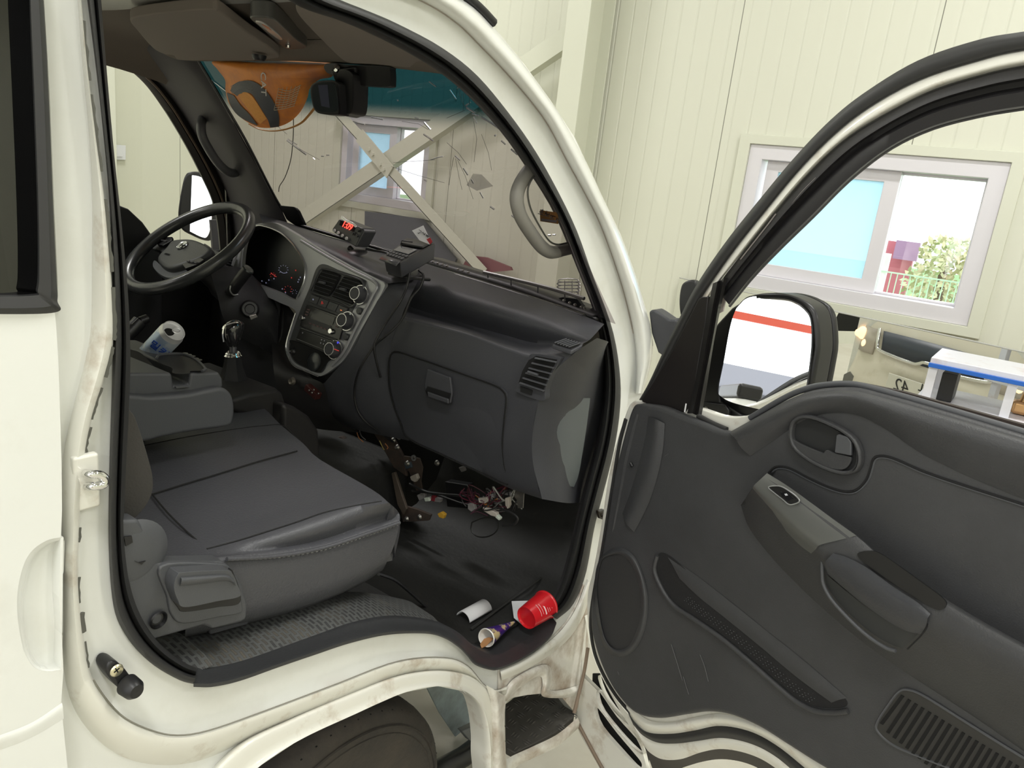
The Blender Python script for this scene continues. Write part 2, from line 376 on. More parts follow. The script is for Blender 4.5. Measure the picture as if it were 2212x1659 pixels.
# ------------------------------------------------------------------ outside, seen through the windows
struct(fbox('ground', (-40, 4.4, -.6), (80, 0, 0), (0, 40, 0), (0, 0, .1), M('grass_ground', (.15, .29, .10), .9, col2=(.2, .28, .13), vscale=1.5)))
FG = M('fence_green', (.55, .70, .58), .5)
fo = empty('mesh_fence', (0, 7.2, -.5), 'green welded mesh fence outside the larger window', 'fence')
vs = [((-.0 + i * .05, 7.2, .45), (.008, .008, 1.7)) for i in range(-50, 45)] + [((0, 7.19, -.3 + j * .2), (4.6, .008, .012)) for j in range(9)]
multi('mesh_panel', vs, FG, fo, smooth=False)
box('post', (-.42, 7.22, .5), (.06, .06, 1.9), MW('post_white', (.8, .8, .8)), fo)
box('post', (1.9, 7.22, .5), (.06, .06, 1.9), MC['post_white'], fo)
RS = M('red_sign_paint', (.50, .13, .18), .5); 
gs = empty('roadside_sign', (-1.2, 12, -.5), 'red and orange roadside sign beyond the mesh fence', 'sign')
box('panel', (-1.12, 12, .95), (.5, .1, 1.0), RS, gs); box('panel', (-1.25, 11.9, .45), (.3, .06, .45), M('orange_sign', (.9, .5, .35), .5), gs)
box('panel', (-.95, 11.8, 1.35), (.3, .08, .25), M('dark_sign', (.35, .2, .35), .5), gs)
for k in (-1.3, -.95): box('post', (k, 12.05, .0), (.07, .07, 1.2), MC['post_white'], gs)
tr = empty('young_tree', (-.35, 11, -.5), 'leafy young tree behind the mesh fence outside the window', 'tree')
tube('trunk', [V((-.35, 11, -.5)), V((-.33, 11, .4)), V((-.37, 11, 1.2))], .05, M('bark', (.15, .1, .07), .9), tr, n=8)
vs = []; fs = []
for i in range(900):
    a = random.random() * 6.28; r = random.random() ** .5; zz = random.random()
    c = V((-.35 + math.cos(a) * r * .62 * (1 - zz * .55), 11 + math.sin(a) * r * .5, .45 + zz * 1.15))
    u = V((random.gauss(0, 1), random.gauss(0, 1), random.gauss(0, 1))).normalized(); v = u.orthogonal().normalized(); s = .05
    b = len(vs); vs += [c - u * s, c + v * s * .6, c + u * s, c - v * s * .6]; fs.append((b, b + 1, b + 2, b + 3))
mesh('foliage', vs, fs, M('leaves', (.42, .50, .28), .7, col2=(.6, .45, .3), vscale=3), tr, smooth=False)
# ------------------------------------------------------------------ wall mirror (its right end stands out from the wall)
_m = math.radians(15.5)
mn = V((-math.sin(_m), -math.cos(_m), 0)); mp = V((-.98, 4.165, 1.1))
MIR = M('mirror_silver', (.90, .91, .90), .0, metal=1.)
mo = [pl(px, py, mp, mn) for px, py in S('1468,600 2300,780')]
g = empty('wall_mirror', V((mo[0].x, mo[0].y, 0)), 'wide frameless mirror standing below the larger window', 'mirror')
mq = [mo[0], mo[1], V((mo[1].x, mo[1].y, .05)), V((mo[0].x, mo[0].y, .05))]
slab('mirror_glass', mq, -mn * .006, MIR, g, smooth=False)
slab('backing_board', [v - mn * .008 for v in mq], -mn * .012, M('board_brown', (.3, .25, .18), .8), g, smooth=False)
tube('mirror_edge', [mo[0], mo[1]], .0035, M('edge_grey', (.45, .45, .42), .4), g)
for v_ in (mq[2], mq[3]): box('mirror_foot', v_ + mn * -.03 + V((0, 0, -.025)), (.06, .12, .05), M('board_brown'), g)
# red beam and roller curtain over the back doorway (reflected in the door mirror)
struct(fbox('trim_1', (-2.1, -8.98, 3.4), (6.5, 0, 0), (0, .12, 0), (0, 0, .28), M('red_beam', (.30, .03, .03), .5)), 'red steel beam over the wide back doorway')
struct(fbox('trim_2', (-2.1, -8.96, 2.95), (6.5, 0, 0), (0, .05, 0), (0, 0, .12), M('red_band', (.75, .12, .08), .5)))
# ------------------------------------------------------------------ blue edged display table in front of the mirror
TW = M('table_white', (.72, .72, .78), .35, col2=(.55, .42, .38), vscale=9, thr=(.55, .8)); BLUE = M('blue_edge', (.02, .13, .55), .35)
Yc = 3.12
g = empty('display_table', (.75, Yc, 0), 'white two-tier table with a bright blue front edge standing before the mirror', 'table')
a, b = P(2008, 786, 'y', Yc), P(2230, 838, 'y', Yc); zt = (a.z + b.z) / 2
x0, x1 = a.x, a.x + 1.1
fbox('table_top', (x0, Yc, zt), (x1 - x0, 0, 0), (0, .30, 0), (0, 0, .03), TW, g, bevel=.003)
fbox('blue_edging', (x0 - .002, Yc - .012, zt - .005), (x1 - x0, 0, 0), (0, .011, 0), (0, 0, .016), BLUE, g, bevel=.002)
zl = P(2020, 868, 'y', Yc).z
fbox('shelf', (x0 - .02, Yc - .03, zl - .03), (x1 - x0, 0, 0), (0, .36, 0), (0, 0, .03), TW, g, bevel=.003)
fbox('apron', (x0 - .02, Yc - .03, zl - .16), (x1 - x0, 0, 0), (0, .02, 0), (0, 0, .13), TW, g)
for xx, yy in ((x0 + .0, Yc), (x0, Yc + .27), (P(2168, 860, 'y', Yc).x, Yc), (x1 - .03, Yc), (x1 - .03, Yc + .27)):
    fbox('leg', (xx, yy, 0), (.03, 0, 0), (0, .03, 0), (0, 0, zt), TW, g, bevel=.002)
bk = tag(fbox('black_box', (x0 + .045, Yc + .04, zl + .001), (.05, 0, 0), (0, .14, 0), (0, 0, .105), BLACKP, bevel=.003), 'narrow black upright box on the white table shelf', 'box')
bs = tag(box('brass_fitting', (x0 + .32, Yc + .12, zl + .027), (.09, .06, .05), M('brass', (.7, .42, .2), .3, metal=.8), None, bevel=.015), 'coppery fitting lying on the shelf of the white table', 'fitting')
lathe('cap', [(0, .03), (.02, .03), (.025, 0)], (x0 + .32, Yc + .12, zl + .05), (0, 0, 1), MC['brass'], bs, k=16)
# white loader parked behind, seen only in the passenger door mirror
g = empty('parked_loader', (1.55, -3.6, 0), 'white machine with a louvred grille and orange stripe, mirrored in the door mirror', 'loader')
LP = M('loader_white', (.75, .76, .74), .4); LO = M('loader_orange', (.85, .22, .04), .4)
box('engine_cover', (1.55, -3.6, .95), (1.0, 1.6, 1.1), LP, g, bevel=.12, seg=5)
box('canopy_frame', (1.2, -3.3, 1.55), (.2, .9, .12), BLACKP, g, bevel=.03)
for i in range(9): box('grille_slat', (1.5, -2.795, 1.30 - i * .045), (.55, .01, .018), M('grille_shadow', (.12, .14, .12), .6), g)
slab('orange_stripe', [V((1.1, -2.79, .60)), V((1.7, -2.79, .78)), V((2.0, -2.79, 1.1)), V((2.0, -2.79, .85)), V((1.7, -2.79, .62)), V((1.1, -2.79, .48))], (0, .006, 0), LO, g)
for s in (-.4, .4): lathe('wheel', [(0, -.1), (.26, -.1), (.28, 0), (.26, .1), (0, .1)], (1.55 + s, -3.2, .28), (1, 0, 0), RUB, g)
tag(fbox('steel_column', (.55, -8.2, 0), (.16, 0, 0), (0, .16, 0), (0, 0, 4.5), M('speckled_grey', (.2, .2, .2), .6, var=.6, vscale=30)), 'dark speckled steel column by the back doorway, mirrored in the door mirror', 'column')
g = empty('opposite_building', (1, -20, 0), 'grey building across the yard behind the back doorway', 'building')
fbox('building_wall', (1.3, -20, 0), (12, 0, 0), (0, .3, 0), (0, 0, 3.1), M('pale_facade', (.17, .17, .19), .6), g)
fbox('building_shutter', (3, -19.69, 0), (5, 0, 0), (0, .02, 0), (0, 0, 2.4), M('shutter_dark', (.05, .05, .055), .6), g)
# ------------------------------------------------------------------ the truck
TR = empty('truck', (-.8, 1.0, 0), 'white cab-over truck with its front passenger door swung open', 'truck')
BX = -.03
body_out = '1000,0 1067,60 1132,138 1190,218 1242,298 1295,412 1340,505 1368,580 1390,650 1405,700 1411,745 1396,800 1385,870 1365,890 1345,960 1330,1050 1322,1120 1300,1200 1285,1290 1274,1380 1270,1440 1258,1500 1244,1540 1215,1503 1180,1496 1140,1500 1106,1500 1092,1520 1089,1560 1091,1610 1096,1690 1060,1700 1056,1656 1056,1615 1049,1560 1034,1522 1000,1493 945,1482 871,1496 759,1545 648,1597 559,1656 480,1740 -150,1820 -150,-200 400,-190 760,-95'
so = S('420,1476 390,1468 340,1440 300,1405 270,1365 250,1320 240,1250 236,1150 238,1000 243,850 247,700 243,550 236,420 225,300 212,180 200,80 190,0 183,-70 230,-130 400,-110 600,-55 729,0 790,24 855,52 947,101 1021,157 1083,227 1144,310 1193,393 1242,492 1278,591 1320,705 1337,800 1338,880 1325,970 1300,1070 1282,1140 1263,1240 1236,1305 1202,1337')
si = S('425,1442 400,1432 365,1408 333,1375 305,1330 285,1275 274,1215 268,1130 272,1000 278,880 281,760 275,620 262,480 248,350 236,220 225,90 218,0 212,-50 240,-90 400,-75 560,-35 655,17 732,43 800,72 885,115 955,158 1024,215 1090,288 1147,369 1200,455 1245,560 1290,680 1305,760 1308,840 1296,940 1270,1040 1252,1110 1228,1210 1205,1280 1175,1318')
sill = S('418,1476 460,1476 520,1463 600,1435 680,1408 760,1382 840,1365 920,1363 960,1373 991,1393 1009,1411 1027,1431 1059,1442 1080,1441 1120,1425 1160,1400 1190,1372 1202,1345')
win_hole = '-120,-150 70,-150 95,0 107,200 117,450 124,600 125,640 112,668 -120,668'
opening = cr(T(BS, BX, so), 120) + [v for v in cr(T(BS, BX, sill), 60)][1:-1][::-1]
# opening runs up the left, over the top, down the right, then back along the sill
bo = cr(T(BS, BX, body_out), 260, True)
bo = T(BS, BX, body_out)
slab('body_side', bo, (-.035, 0, 0), WHITE, TR, holes=[opening, T(BS, BX, win_hole)], smooth=False)
def lerp2(a, b, t): return [(p[0] + (q[0] - p[0]) * t, p[1] + (q[1] - p[1]) * t) for p, q in zip(a, b)]
# door rubber seal: two rolls with a groove
rows = [T(BS, v, lerp2(so, si, t)) for t, v in ((-.06, -.032), (-.03, -.024), (.12, -.012), (.32, -.012), (.45, -.024), (.52, -.040), (.6, -.028), (.75, -.022), (.95, -.035), (1.02, -.075))]
loft('door_seal', rows, RUB, TR, n=150, ang=80)
# inner pinch-weld wall behind the seal (grey side trim seen edge on)
loft('inner_lining', [T(BS, -.07, si), [v + V((-.012, 0, 0)) for v in T(BS, -.08, lerp2(so, si, .9))]], PILT, TR, n=120)
# the wheel-arch / sill lips
arch = S('480,1740 559,1656 648,1597 759,1545 871,1496 945,1482 1000,1493 1034,1522 1049,1560 1056,1615 1056,1656 1060,1700')
archu = S('430,1700 520,1612 620,1560 740,1508 860,1462 950,1450 1018,1463 1058,1498 1072,1550 1077,1610 1078,1656 1080,1700')
loft('wheel_arch_flange', [T(BS, -.03, lerp2(arch, archu, 1.12)), T(BS, -.006, lerp2(arch, archu, 1.0)), T(BS, .000, lerp2(arch, archu, .75)), T(BS, .002, lerp2(arch, archu, .25)), T(BS, .006, lerp2(arch, archu, .02)), [v + V((-.06, .01, .0)) for v in T(BS, .006, lerp2(arch, archu, .0))]], WMID, TR, n=80, m=3, ang=80)
# outer skin step: raised flange outside the door jamb line
jl = S('166,-140 176,0 190,150 207,290 226,430 238,560 246,700 241,760 222,830 200,900 185,980 177,1060 172,1150 170,1250 178,1350 192,1440 215,1490 262,1545 320,1575 380,1588 450,1578 560,1540 720,1480 860,1428 960,1420 1010,1438 1045,1478 1070,1490 1095,1482')
jo = S('160,-140 169,0 181,150 195,290 204,430 206,560 206,700 196,770 178,840 160,910 146,980 140,1060 138,1150 138,1260 142,1370 152,1470 180,1540 235,1600 300,1632 380,1640 460,1622 575,1570 740,1506 865,1456 955,1446 1012,1460 1050,1492 1072,1500 1094,1500')
skin = [T(BS, v, lerp2(jl, jo, t)) for t, v in ((0, -.03), (.0, -.014), (.12, -.006), (.4, -.004), (1.0, -.016), (1.25, -.031))]
loft('jamb_flange', skin, WMID, TR, n=140, ang=60)
CRK = M('chipped_sealant', (.10, .10, .085), .8)
a = T(BS, -.011, jl)
for i0, i1, r in ((12, 20, .0022), (22, 33, .0026), (37, 48, .003), (50, 60, .0035), (63, 72, .003), (75, 84, .0016), (86, 99, .0016), (101, 104, .003), (110, 113, .0016), (120, 125, .0018), (127, 131, .0042), (133, 139, .0012)):
    A = cr(a, 260); tube('sealant_crack', [q + V((0, random.uniform(-.0012, .0012), 0)) for q in A[i0:i1 + 1]], r, CRK, TR, k=5, flat=.6)
A = cr(a, 120); tube('jamb_seam', A[66:118], .0011, M('seam_grey', (.25, .24, .2), .8), TR, k=5)
# raised A-pillar skin outside the jamb crease
ci = S('560,-100 760,-55 907,0 985,48 1040,101 1092,155 1144,215 1184,270 1225,347 1265,420 1295,480 1325,560 1350,640 1368,720 1374,790 1372,850')
co = S('620,-160 830,-70 1000,0 1067,60 1100,98 1132,138 1190,218 1215,256 1262,340 1305,432 1340,505 1368,580 1390,650 1407,710 1409,770 1390,850')
loft('pillar_skin', [T(BS, -.03, ci), T(BS, -.016, lerp2(ci, co, .12)), T(BS, .0, lerp2(ci, co, .4)), T(BS, .002, lerp2(ci, co, .7)), T(BS, -.012, lerp2(ci, co, .93)), T(BS, -.05, lerp2(ci, co, 1.0)), [v + V((-.02, .03, 0)) for v in T(BS, -.08, lerp2(ci, co, 1.0))]], WHITE, TR, n=80, m=2, ang=80)
# crease next to the seal
tube('drip_channel', T(BS, -.029, ci[:14]), .0016, M('channel_shadow', (.42, .38, .33), .6), TR, n=80, k=5)
slab('sill_backing', T(BS, -.033, '90,1480 425,1472 520,1540 400,1640 60,1720'), (-.01, 0, 0), WHITE, TR)
# rear quarter panel, window trim and dark glass
qp = '-150,668 118,672 121,700 126,780 130,900 133,1000 134,1100 130,1200 128,1290 134,1380 137,1450 132,1520 140,1600 150,1700 -150,1760'
rec = T(BS, .004, '136,1158 100,1165 62,1195 42,1245 35,1310 45,1390 60,1430 80,1448 110,1452 134,1450')
r1 = S('137,1160 100,1168 64,1196 44,1245 37,1310 47,1388 62,1426 82,1446 110,1450 134,1448'); r2 = S('140,1176 112,1186 84,1212 66,1255 60,1310 66,1380 76,1414 92,1432 112,1437 134,1436')
rl = r1 + S('133,1440 133,1200')
slab('quarter_panel', T(BS, .004, qp), (-.032, 0, 0), WHITE, TR, holes=[cr(T(BS, .004, r1[:-1]), 60) + T(BS, .004, '132,1446')], smooth=False)
loft('pull_recess', [T(BS, .0042, r1), T(BS, .0005, lerp2(r1, r2, .35)), T(BS, -.012, lerp2(r1, r2, .9)), T(BS, -.014, [(a + (136 - a) * .55, b + (1300 - b) * .45) for a, b in r2]), T(BS, -.009, [(136, 1240 + i * 15) for i in range(10)])], WHITE, TR, n=60, m=4, ang=80)
loft('body_crease', [T(BS, .0042, '-150,1640 0,1588 70,1560 134,1518'), T(BS, .0062, '-150,1652 0,1600 70,1572 136,1530'), T(BS, .0042, '-150,1672 0,1620 70,1592 138,1552')], WHITE, TR, n=30, m=3, ang=80)
wt = [S('-120,-120 -20,-120 60,-100 62,0 70,200 78,420 80,560 76,622 60,634 -120,636'), S('-120,-150 0,-150 82,-120 93,0 105,200 115,450 122,600 124,648 112,676 -120,678')]
loft('window_trim', [T(BS, -.03, wt[0]), T(BS, .008, lerp2(wt[0], wt[1], .12)), T(BS, .012, lerp2(wt[0], wt[1], .7)), T(BS, .004, wt[1]), T(BS, -.02, wt[1])], RUB, TR, n=110, ang=50)
gq = glassmat('smoked_glass', (.02, .022, .024), .09)
slab('rear_side_glass', T(BS, -.018, '-120,-140 66,-140 68,0 76,200 84,450 84,600 80,640 -120,640'), (-.004, 0, 0), gq, TR, smooth=False)
fbox('rear_cab_lining', (-.25, -1.2, .9), (.01, 0, 0), (0, 1.45, 0), (0, 0, 1.1), DARK, TR)
# striker loop and bump stop
st = box('striker', P(184, 1040, BS, -.012), (.012, .03, .07), WMID, TR, bevel=.004)
tube('striker_loop', T(BS, -.0, '186,1024,.0 198,1024,.012 218,1027,.014 228,1038,.014 222,1048,.014 202,1050,.012 188,1051,.0'), .0052, CHROME, st, n=30)
bpt = T(BS, -.0, '238,1432 252,1430 268,1442 284,1462 294,1478 288,1492 272,1496 258,1488 240,1468 230,1448')
bs = slab('bump_stop', bpt, (-.03, 0, 0), BLACKP, TR, bevel=.005, seg=3, sm=30)
lathe('stop_knob', [(.0, .022), (.009, .021), (.013, .015), (.014, 0)], P(275, 1479, BS, -.0), (1, .05, 0), BLACKP, bs)
sc = lathe('screw', [(0, .003), (.006, .003), (.008, .0015), (.0085, 0)], P(252, 1448, BS, .0), (1, 0, 0), M('brassy_screw', (.75, .7, .5), .3, metal=.9), bs, k=20)
for a_ in (.4, 1.97): box('screw_slot', P(252, 1448, BS, .0036), (.0012, .0075, .0014), DARK, bs, rot=(a_, 0, 0))
# scuff plate and floor
ra = T(BS, -.014, sill)
sb = S('425,1440 470,1438 530,1425 610,1398 690,1370 765,1345 845,1332 925,1340 965,1352 995,1370 1015,1388 1036,1402 1060,1412 1080,1410 1112,1394 1145,1370 1172,1340 1185,1322')
rb = T(BS, -.055, sb)
SCUF = M('scuff_plastic', (.032, .033, .035), .42, bump=.2, bscale=300)
loft('scuff_plate', [[v + V((.0, 0, -.006)) for v in ra], ra, T(BS, -.022, lerp2(sill, sb, .2)), T(BS, -.045, lerp2(sill, sb, .75)), rb, [v + V((-.06, 0, -.003)) for v in rb]], SCUF, TR, n=120, m=2, ang=60)
# ridged rubber mat over the wheel housing, running down onto the floor
def matrub():
    m = bpy.data.materials.new('ridged_rubber_mat'); m.use_nodes = True; N = m.node_tree.nodes; L = m.node_tree.links; b = N['Principled BSDF']
    b.inputs['Roughness'].default_value = .5
    tc = N.new('ShaderNodeTexCoord'); br_ = N.new('ShaderNodeTexBrick'); mp_ = N.new('ShaderNodeMapping'); mp_.inputs['Scale'].default_value = (26, 26, 26)
    mp_.inputs['Rotation'].default_value = (0, 0, 0)
    L.new(tc.outputs['Object'], mp_.inputs[0]); br_.offset = .5; L.new(mp_.outputs[0], br_.inputs[0]); br_.inputs['Mortar Size'].default_value = .07; br_.inputs['Scale'].default_value = 1.
    br_.inputs['Color1'].default_value = (.0, .0, .0, 1); br_.inputs['Color2'].default_value = (.05, .05, .05, 1); br_.inputs['Mortar'].default_value = (1, 1, 1, 1)
    bp = N.new('ShaderNodeBump'); bp.inputs['Strength'].default_value = .9; bp.inputs['Distance'].default_value = .004; L.new(br_.outputs['Color'], bp.inputs['Height']); L.new(bp.outputs[0], b.inputs['Normal'])
    n = N.new('ShaderNodeTexNoise'); n.inputs['Scale'].default_value = 18; n.inputs['Detail'].default_value = 8; r = N.new('ShaderNodeValToRGB'); r.color_ramp.elements[0].position = .5; r.color_ramp.elements[1].position = .75
    r.color_ramp.elements[0].color = (.035, .035, .036, 1); r.color_ramp.elements[1].color = (.12, .105, .08, 1)
    L.new(tc.outputs['Object'], n.inputs[0]); L.new(n.outputs[0], r.inputs[0]); mx_ = N.new('ShaderNodeMix'); mx_.data_type = 'RGBA'; mx_.inputs[7].default_value = (.075, .078, .076, 1); L.new(br_.outputs['Fac'], mx_.inputs[0]); L.new(r.outputs[0], mx_.inputs[6]); L.new(mx_.outputs[2], b.inputs['Base Color'])
    return m
RIDGE = matrub()
prof = cr([V((-.11, v.y, v.z)) for v in rb], 90)
pf = [v for v in prof if v.y < 1.30]
pf = [V((-.09, .30, pf[0].z + .01))] + pf
zf = pf[-1].z - .005
pf += [V((-.09, 1.42, zf)), V((-.09, 1.7, zf + .0)), V((-.09, 1.86, zf + .10)), V((-.09, 1.9, zf + .3))]
mapx = lambda x, dz=0: [V((x, v.y, v.z + dz)) for v in pf]
loft('wheelhouse_mat', [[V((x, v.y, v.z + dz)) for v in pf if v.y < 1.13] for x, dz in ((-.088, -.002), (-.11, .006), (-.17, .012), (-.20, .004))], RIDGE, TR, n=90)
loft('cab_floor', [mapx(-.10, -.006), mapx(-.3, -.002), mapx(-.72, -.002)], MATF, TR, n=120)
for y_ in (.0, .05): pass
# raised floor ribs
for k in range(1):
    tube('floor_rib', [V((-.16 - .14 * k, 1.34 + .0 * k, zf + .004)), V((-.17 - .14 * k, 1.5, zf + .004)), V((-.18 - .14 * k, 1.68, zf + .002))], .004, MATF, TR, n=12, flat=.5)
tube('mat_edge', T(BS, -.30, '818,1240 850,1252 880,1275 930,1320'), .006, SCUF, TR, n=16, flat=.6)
# engine tunnel, firewall and driver side floor
fbox('firewall', (-1.6, 1.9, .55), (1.42, 0, 0), (0, .02, 0), (0, 0, .80), DARK, TR)
fbox('engine_tunnel', (-1.12, .2, .5), (.42, 0, 0), (0, 1.5, 0), (0, 0, .35), MATF, TR, bevel=.04, seg=3)
fbox('driver_floor', (-1.6, .2, .5), (.5, 0, 0), (0, 1.7, 0), (0, 0, .02), DARK, TR)
# roof, back wall and driver's side of the cab
fbox('roof', (-1.46, -.6, 1.985), (1.26, 0, 0), (0, 1.75, 0), (0, 0, .03), WHITE, TR, bevel=.01)
fbox('cab_back', (-1.62, -.62, .6), (1.42, 0, 0), (0, .02, 0), (0, 0, 1.4), PILT, TR)
fbox('front_panel', (-1.60, 1.92, .45), (1.42, 0, 0), (0, .03, 0), (0, 0, .92), WHITE, TR, bevel=.01)
# driver's side: pillar trim between window curve and windscreen
dl = S('215,60 232,98 262,118 300,143 345,182 385,232 418,285 448,335 474,385 492,430 502,480 508,560')
dr = S('420,30 425,100 428,125 432,140 450,170 475,212 500,255 525,300 550,345 575,390 602,440 625,490')
DXL = T('x', -1.555, dl); DXR = [WS(px, py, .0) for px, py in dr]
loft('driver_pillar_trim', [DXL, [a.lerp(b, .3) + V((.012, -.01, 0)) for a, b in zip(DXL, DXR)], [a.lerp(b, .8) + V((.01, -.015, 0)) for a, b in zip(DXL, DXR)], DXR], PILT, TR, n=60, m=3, ang=80)
w1 = S('180,60 205,98 240,122 272,143 315,182 352,232 385,285 413,335 438,385 458,430 470,480 478,560'); 
loft('driver_door_frame', [T('x', -1.60, [(a - 2, b) for a, b in w1]), T('x', -1.57, w1), T('x', -1.555, lerp2(w1, dl, .45)), T('x', -1.56, lerp2(w1, dl, .55)), T('x', -1.55, lerp2(w1, dl, .8)), T('x', -1.555, dl)], M('weatherstrip', (.018, .015, .013), .5), TR, n=60, ang=60)
tube('frame_edge', T('x', -1.552, [(a + 1, b + 2) for a, b in lerp2(w1, dl, .62)][2:11]), .004, M('brown_edge', (.12, .085, .06), .45), TR, n=40, k=5)
# driver door inner belt
db = '200,430 262,445 280,452 310,480 335,515 352,560 352,800 200,800'
slab('driver_door_trim', T('x', -1.56, db), (-.04, 0, 0), M('driver_door_trim', (.02, .021, .022), .5, bump=.1), TR, bevel=.01, seg=3)
slab('driver_door_lower', [V((-1.57, .2, .5)), V((-1.57, 1.9, .5)), V((-1.57, 1.9, 1.36)), V((-1.57, .2, 1.36))], (-.03, 0, 0), DARK, TR)
# quarter post bars between the driver window and mirror
loft('quarter_post', [T('x', -1.565, '478,415 482,520 484,570'), T('x', -1.56, '490,415 494,520 496,570'), T('x', -1.565, '500,430 503,520 505,570')], BLACKP, TR, n=12)
tube('post_edge', T('x', -1.55, '487,408 491,520 493,575'), .0028, M('post_chrome', (.5, .48, .44), .3, metal=.6), TR, n=10, k=5)
slab('quarter_sail', T('x', -1.57, '446,398 478,415 480,440 470,420'), (-.01, 0, 0), BLACKP, TR)
slab('rear_quarter_post', T('x', -1.66, '455,475 487,475 487,560 462,560'), (-.01, 0, 0), PILT, TR)
# driver mirror outside
dm = empty('driver_mirror', (-1.9, 1.72, 1.4)); dm.parent = TR; dm.location = V((-1.9, 1.72, 1.4)) - WL['truck']
mo_ = '408,372 432,373 455,385 468,405 470,440 466,490 456,518 440,520 415,510 392,496 384,470 386,440 392,405 398,382'
slab('mirror_housing', cr(T('x', -1.95, mo_), 50, True), (-.06, .05, 0), BLACKP, dm, bevel=.012, seg=3)
# the glass turned towards the driver, facing back
mg = '412,379 432,382 448,394 456,412 458,445 455,488 447,511 436,512 415,502 395,490 389,470 391,440 397,405 403,386'
q0 = P(425, 450, 'x', -1.93); nn = V((.927, -1.54, .06)).normalized()
slab('mirror_face', cr([pl(a, b, q0, nn) for a, b in S(mg)], 50, True), -nn * .004, MIR, dm, smooth=False)
# headliner, visors, dome lamp
def HL(x, y, s=0): return V((x, y, 1.985 - .035 * max(0, (y - 1.0) / .38) ** 2 - (.10 if x < -.85 else .02) * max(0, (abs(x + .85) - .5) / .16) ** 2.2))
rows = [[HL(x, y) for x in (-1.50, -1.45, -1.38, -1.2, -.95, -.7, -.45, -.3, -.24, -.19)] for y in (-.55, 0, .5, .8, 1.0, 1.15, 1.28, 1.36)]
loft('headliner', rows, HEAD, TR, n=50, m=2, ang=80)
hd = S('380,128 425,131 500,131 560,131 640,131 745,137 820,143 900,152 966,161 1010,173 1050,192')
hb = S('380,98 425,104 500,100 560,98 640,100 745,104 820,108 900,114 966,122 1010,132 1060,160')
loft('header_trim', [[WS(a, b, .03) for a, b in hd], [WS(a, b, .045) + V((0, 0, .0)) for a, b in hd], [v + V((0, -.05, .012)) for v in [WS(a, b, .05) for a, b in hd]], [HL(max(-1.5, min(-.1, v.x)), 1.25) + V((0, 0, -.002)) for v in [WS(a, b, .05) for a, b in hd]]], HEAD, TR, n=60, m=2, ang=80)
def visor(o, lab, s, zf_, zb, par=TR):
    pts = []
    for a in S(s):
        q = P(a[0], a[1], 'z', zf_ + (zb - zf_) * max(0, min(1, (130 - a[1]) / 105.)))
        pts.append(q)
    b = slab(o, cr(pts, 70, True), (0, 0, .022), VISOR, par, bevel=.008, seg=3)
    if lab: b['label'] = lab
    return b
vz = visor('sun_visor', None, '281,46 300,36 400,24 455,22 475,27 500,45 540,75 585,105 604,122 590,127 545,131 470,131 390,130 374,120 355,117 335,108 318,92 296,66', 1.925, 1.958)
lathe('visor_clip', [(0, .012), (.012, .012), (.016, .006), (.017, 0)], P(560, 119, 'z', 1.925), (0, 0, -1), BLACKP, vz, k=20)
visor('sun_visor', None, '640,30 660,18 720,14 800,20 905,80 985,150 960,158 900,150 820,141 760,137 735,128 690,85', 1.925, 1.962)
dlp = empty('dome_lamp', P(600, 70, 'z', 1.955)); dlp.parent = TR; dlp.location = WL[dlp.name] - WL['truck']
slab('lamp_bezel', cr(T('z', 1.952, '540,40 556,37 585,40 605,52 640,85 663,102 640,107 615,104 590,85 560,58'), 50, True), (0, 0, .03), M('lamp_bezel', (.10, .10, .095), .35), dlp, bevel=.006, seg=3)
slab('lamp_lens', cr(T('z', 1.949, '552,48 568,51 590,66 606,80 610,86 600,85 580,70 560,56'), 30, True), (0, 0, .006), M('lamp_lens', (.75, .72, .68), .15, coat=.5), dlp, bevel=.002)
slab('lamp_chip', T('z', 1.948, '566,53 580,60 586,66 574,60'), (0, 0, .003), M('lamp_orange', (.7, .25, .12), .3), dlp)
lathe('lamp_button', [(0, .006), (.005, .005), (.006, 0)], P(622, 98, 'z', 1.951), (0, 0, -1), CHROME, dlp, k=16)
# windscreen
WG = glassmat('windscreen_glass', (.565, .525, .54), .05, 0, band=(1.80, 1.86, (.015, .065, .09)))
gw = S('405,100 560,85 745,95 900,105 1010,130 1090,180'); gb = S('590,480 700,500 830,535 940,571 1120,630 1330,700')
rows = [[WS(a, b) for a, b in lerp2(gw, gb, t)] for t in (0, .25, .5, .75, 1)]
ws = loft('windscreen', rows, WG, TR, n=40, m=3, ang=80)
BLK = M('black_frit', (.006, .006, .007), .25)
tube('windscreen_edge', [WS(a, b, .006) for a, b in S('428,130 470,200 530,302 602,440 640,485')], .0045, BLK, TR, n=60)
tube('windscreen_base_seal', [WS(a, b, .012) for a, b in S('640,484 760,520 830,540 930,577 1050,613 1150,645 1262,683')], .010, BLK, TR, n=60, flat=.6)
cowl = [[WS(a, b, .0) + V((0, .02, -.01)) for a, b in S('900,560 990,586 1100,618 1200,652 1280,680')], [WS(a, b, .0) + V((0, .06, -.005)) for a, b in S('880,548 990,580 1100,612 1200,648 1280,678')], [WS(a, b, .0) + V((0, .16, -.02)) for a, b in S('880,545 990,578 1100,609 1200,645 1280,676')]]
loft('cowl_panel', cowl, BLACKP, TR, n=30, thick=.01)
for i, (px, py) in enumerate(S('936,566 946,569 956,572 966,575 990,582 1000,585 1012,589 1218,650 1230,655 1242,659 1256,664 1262,667')):
    lathe('cowl_clip', [(0, .004), (.0035, .003), (.005, 0)], WS(px, py, -.012), (0, -.4, .9), STEEL, TR, k=8)
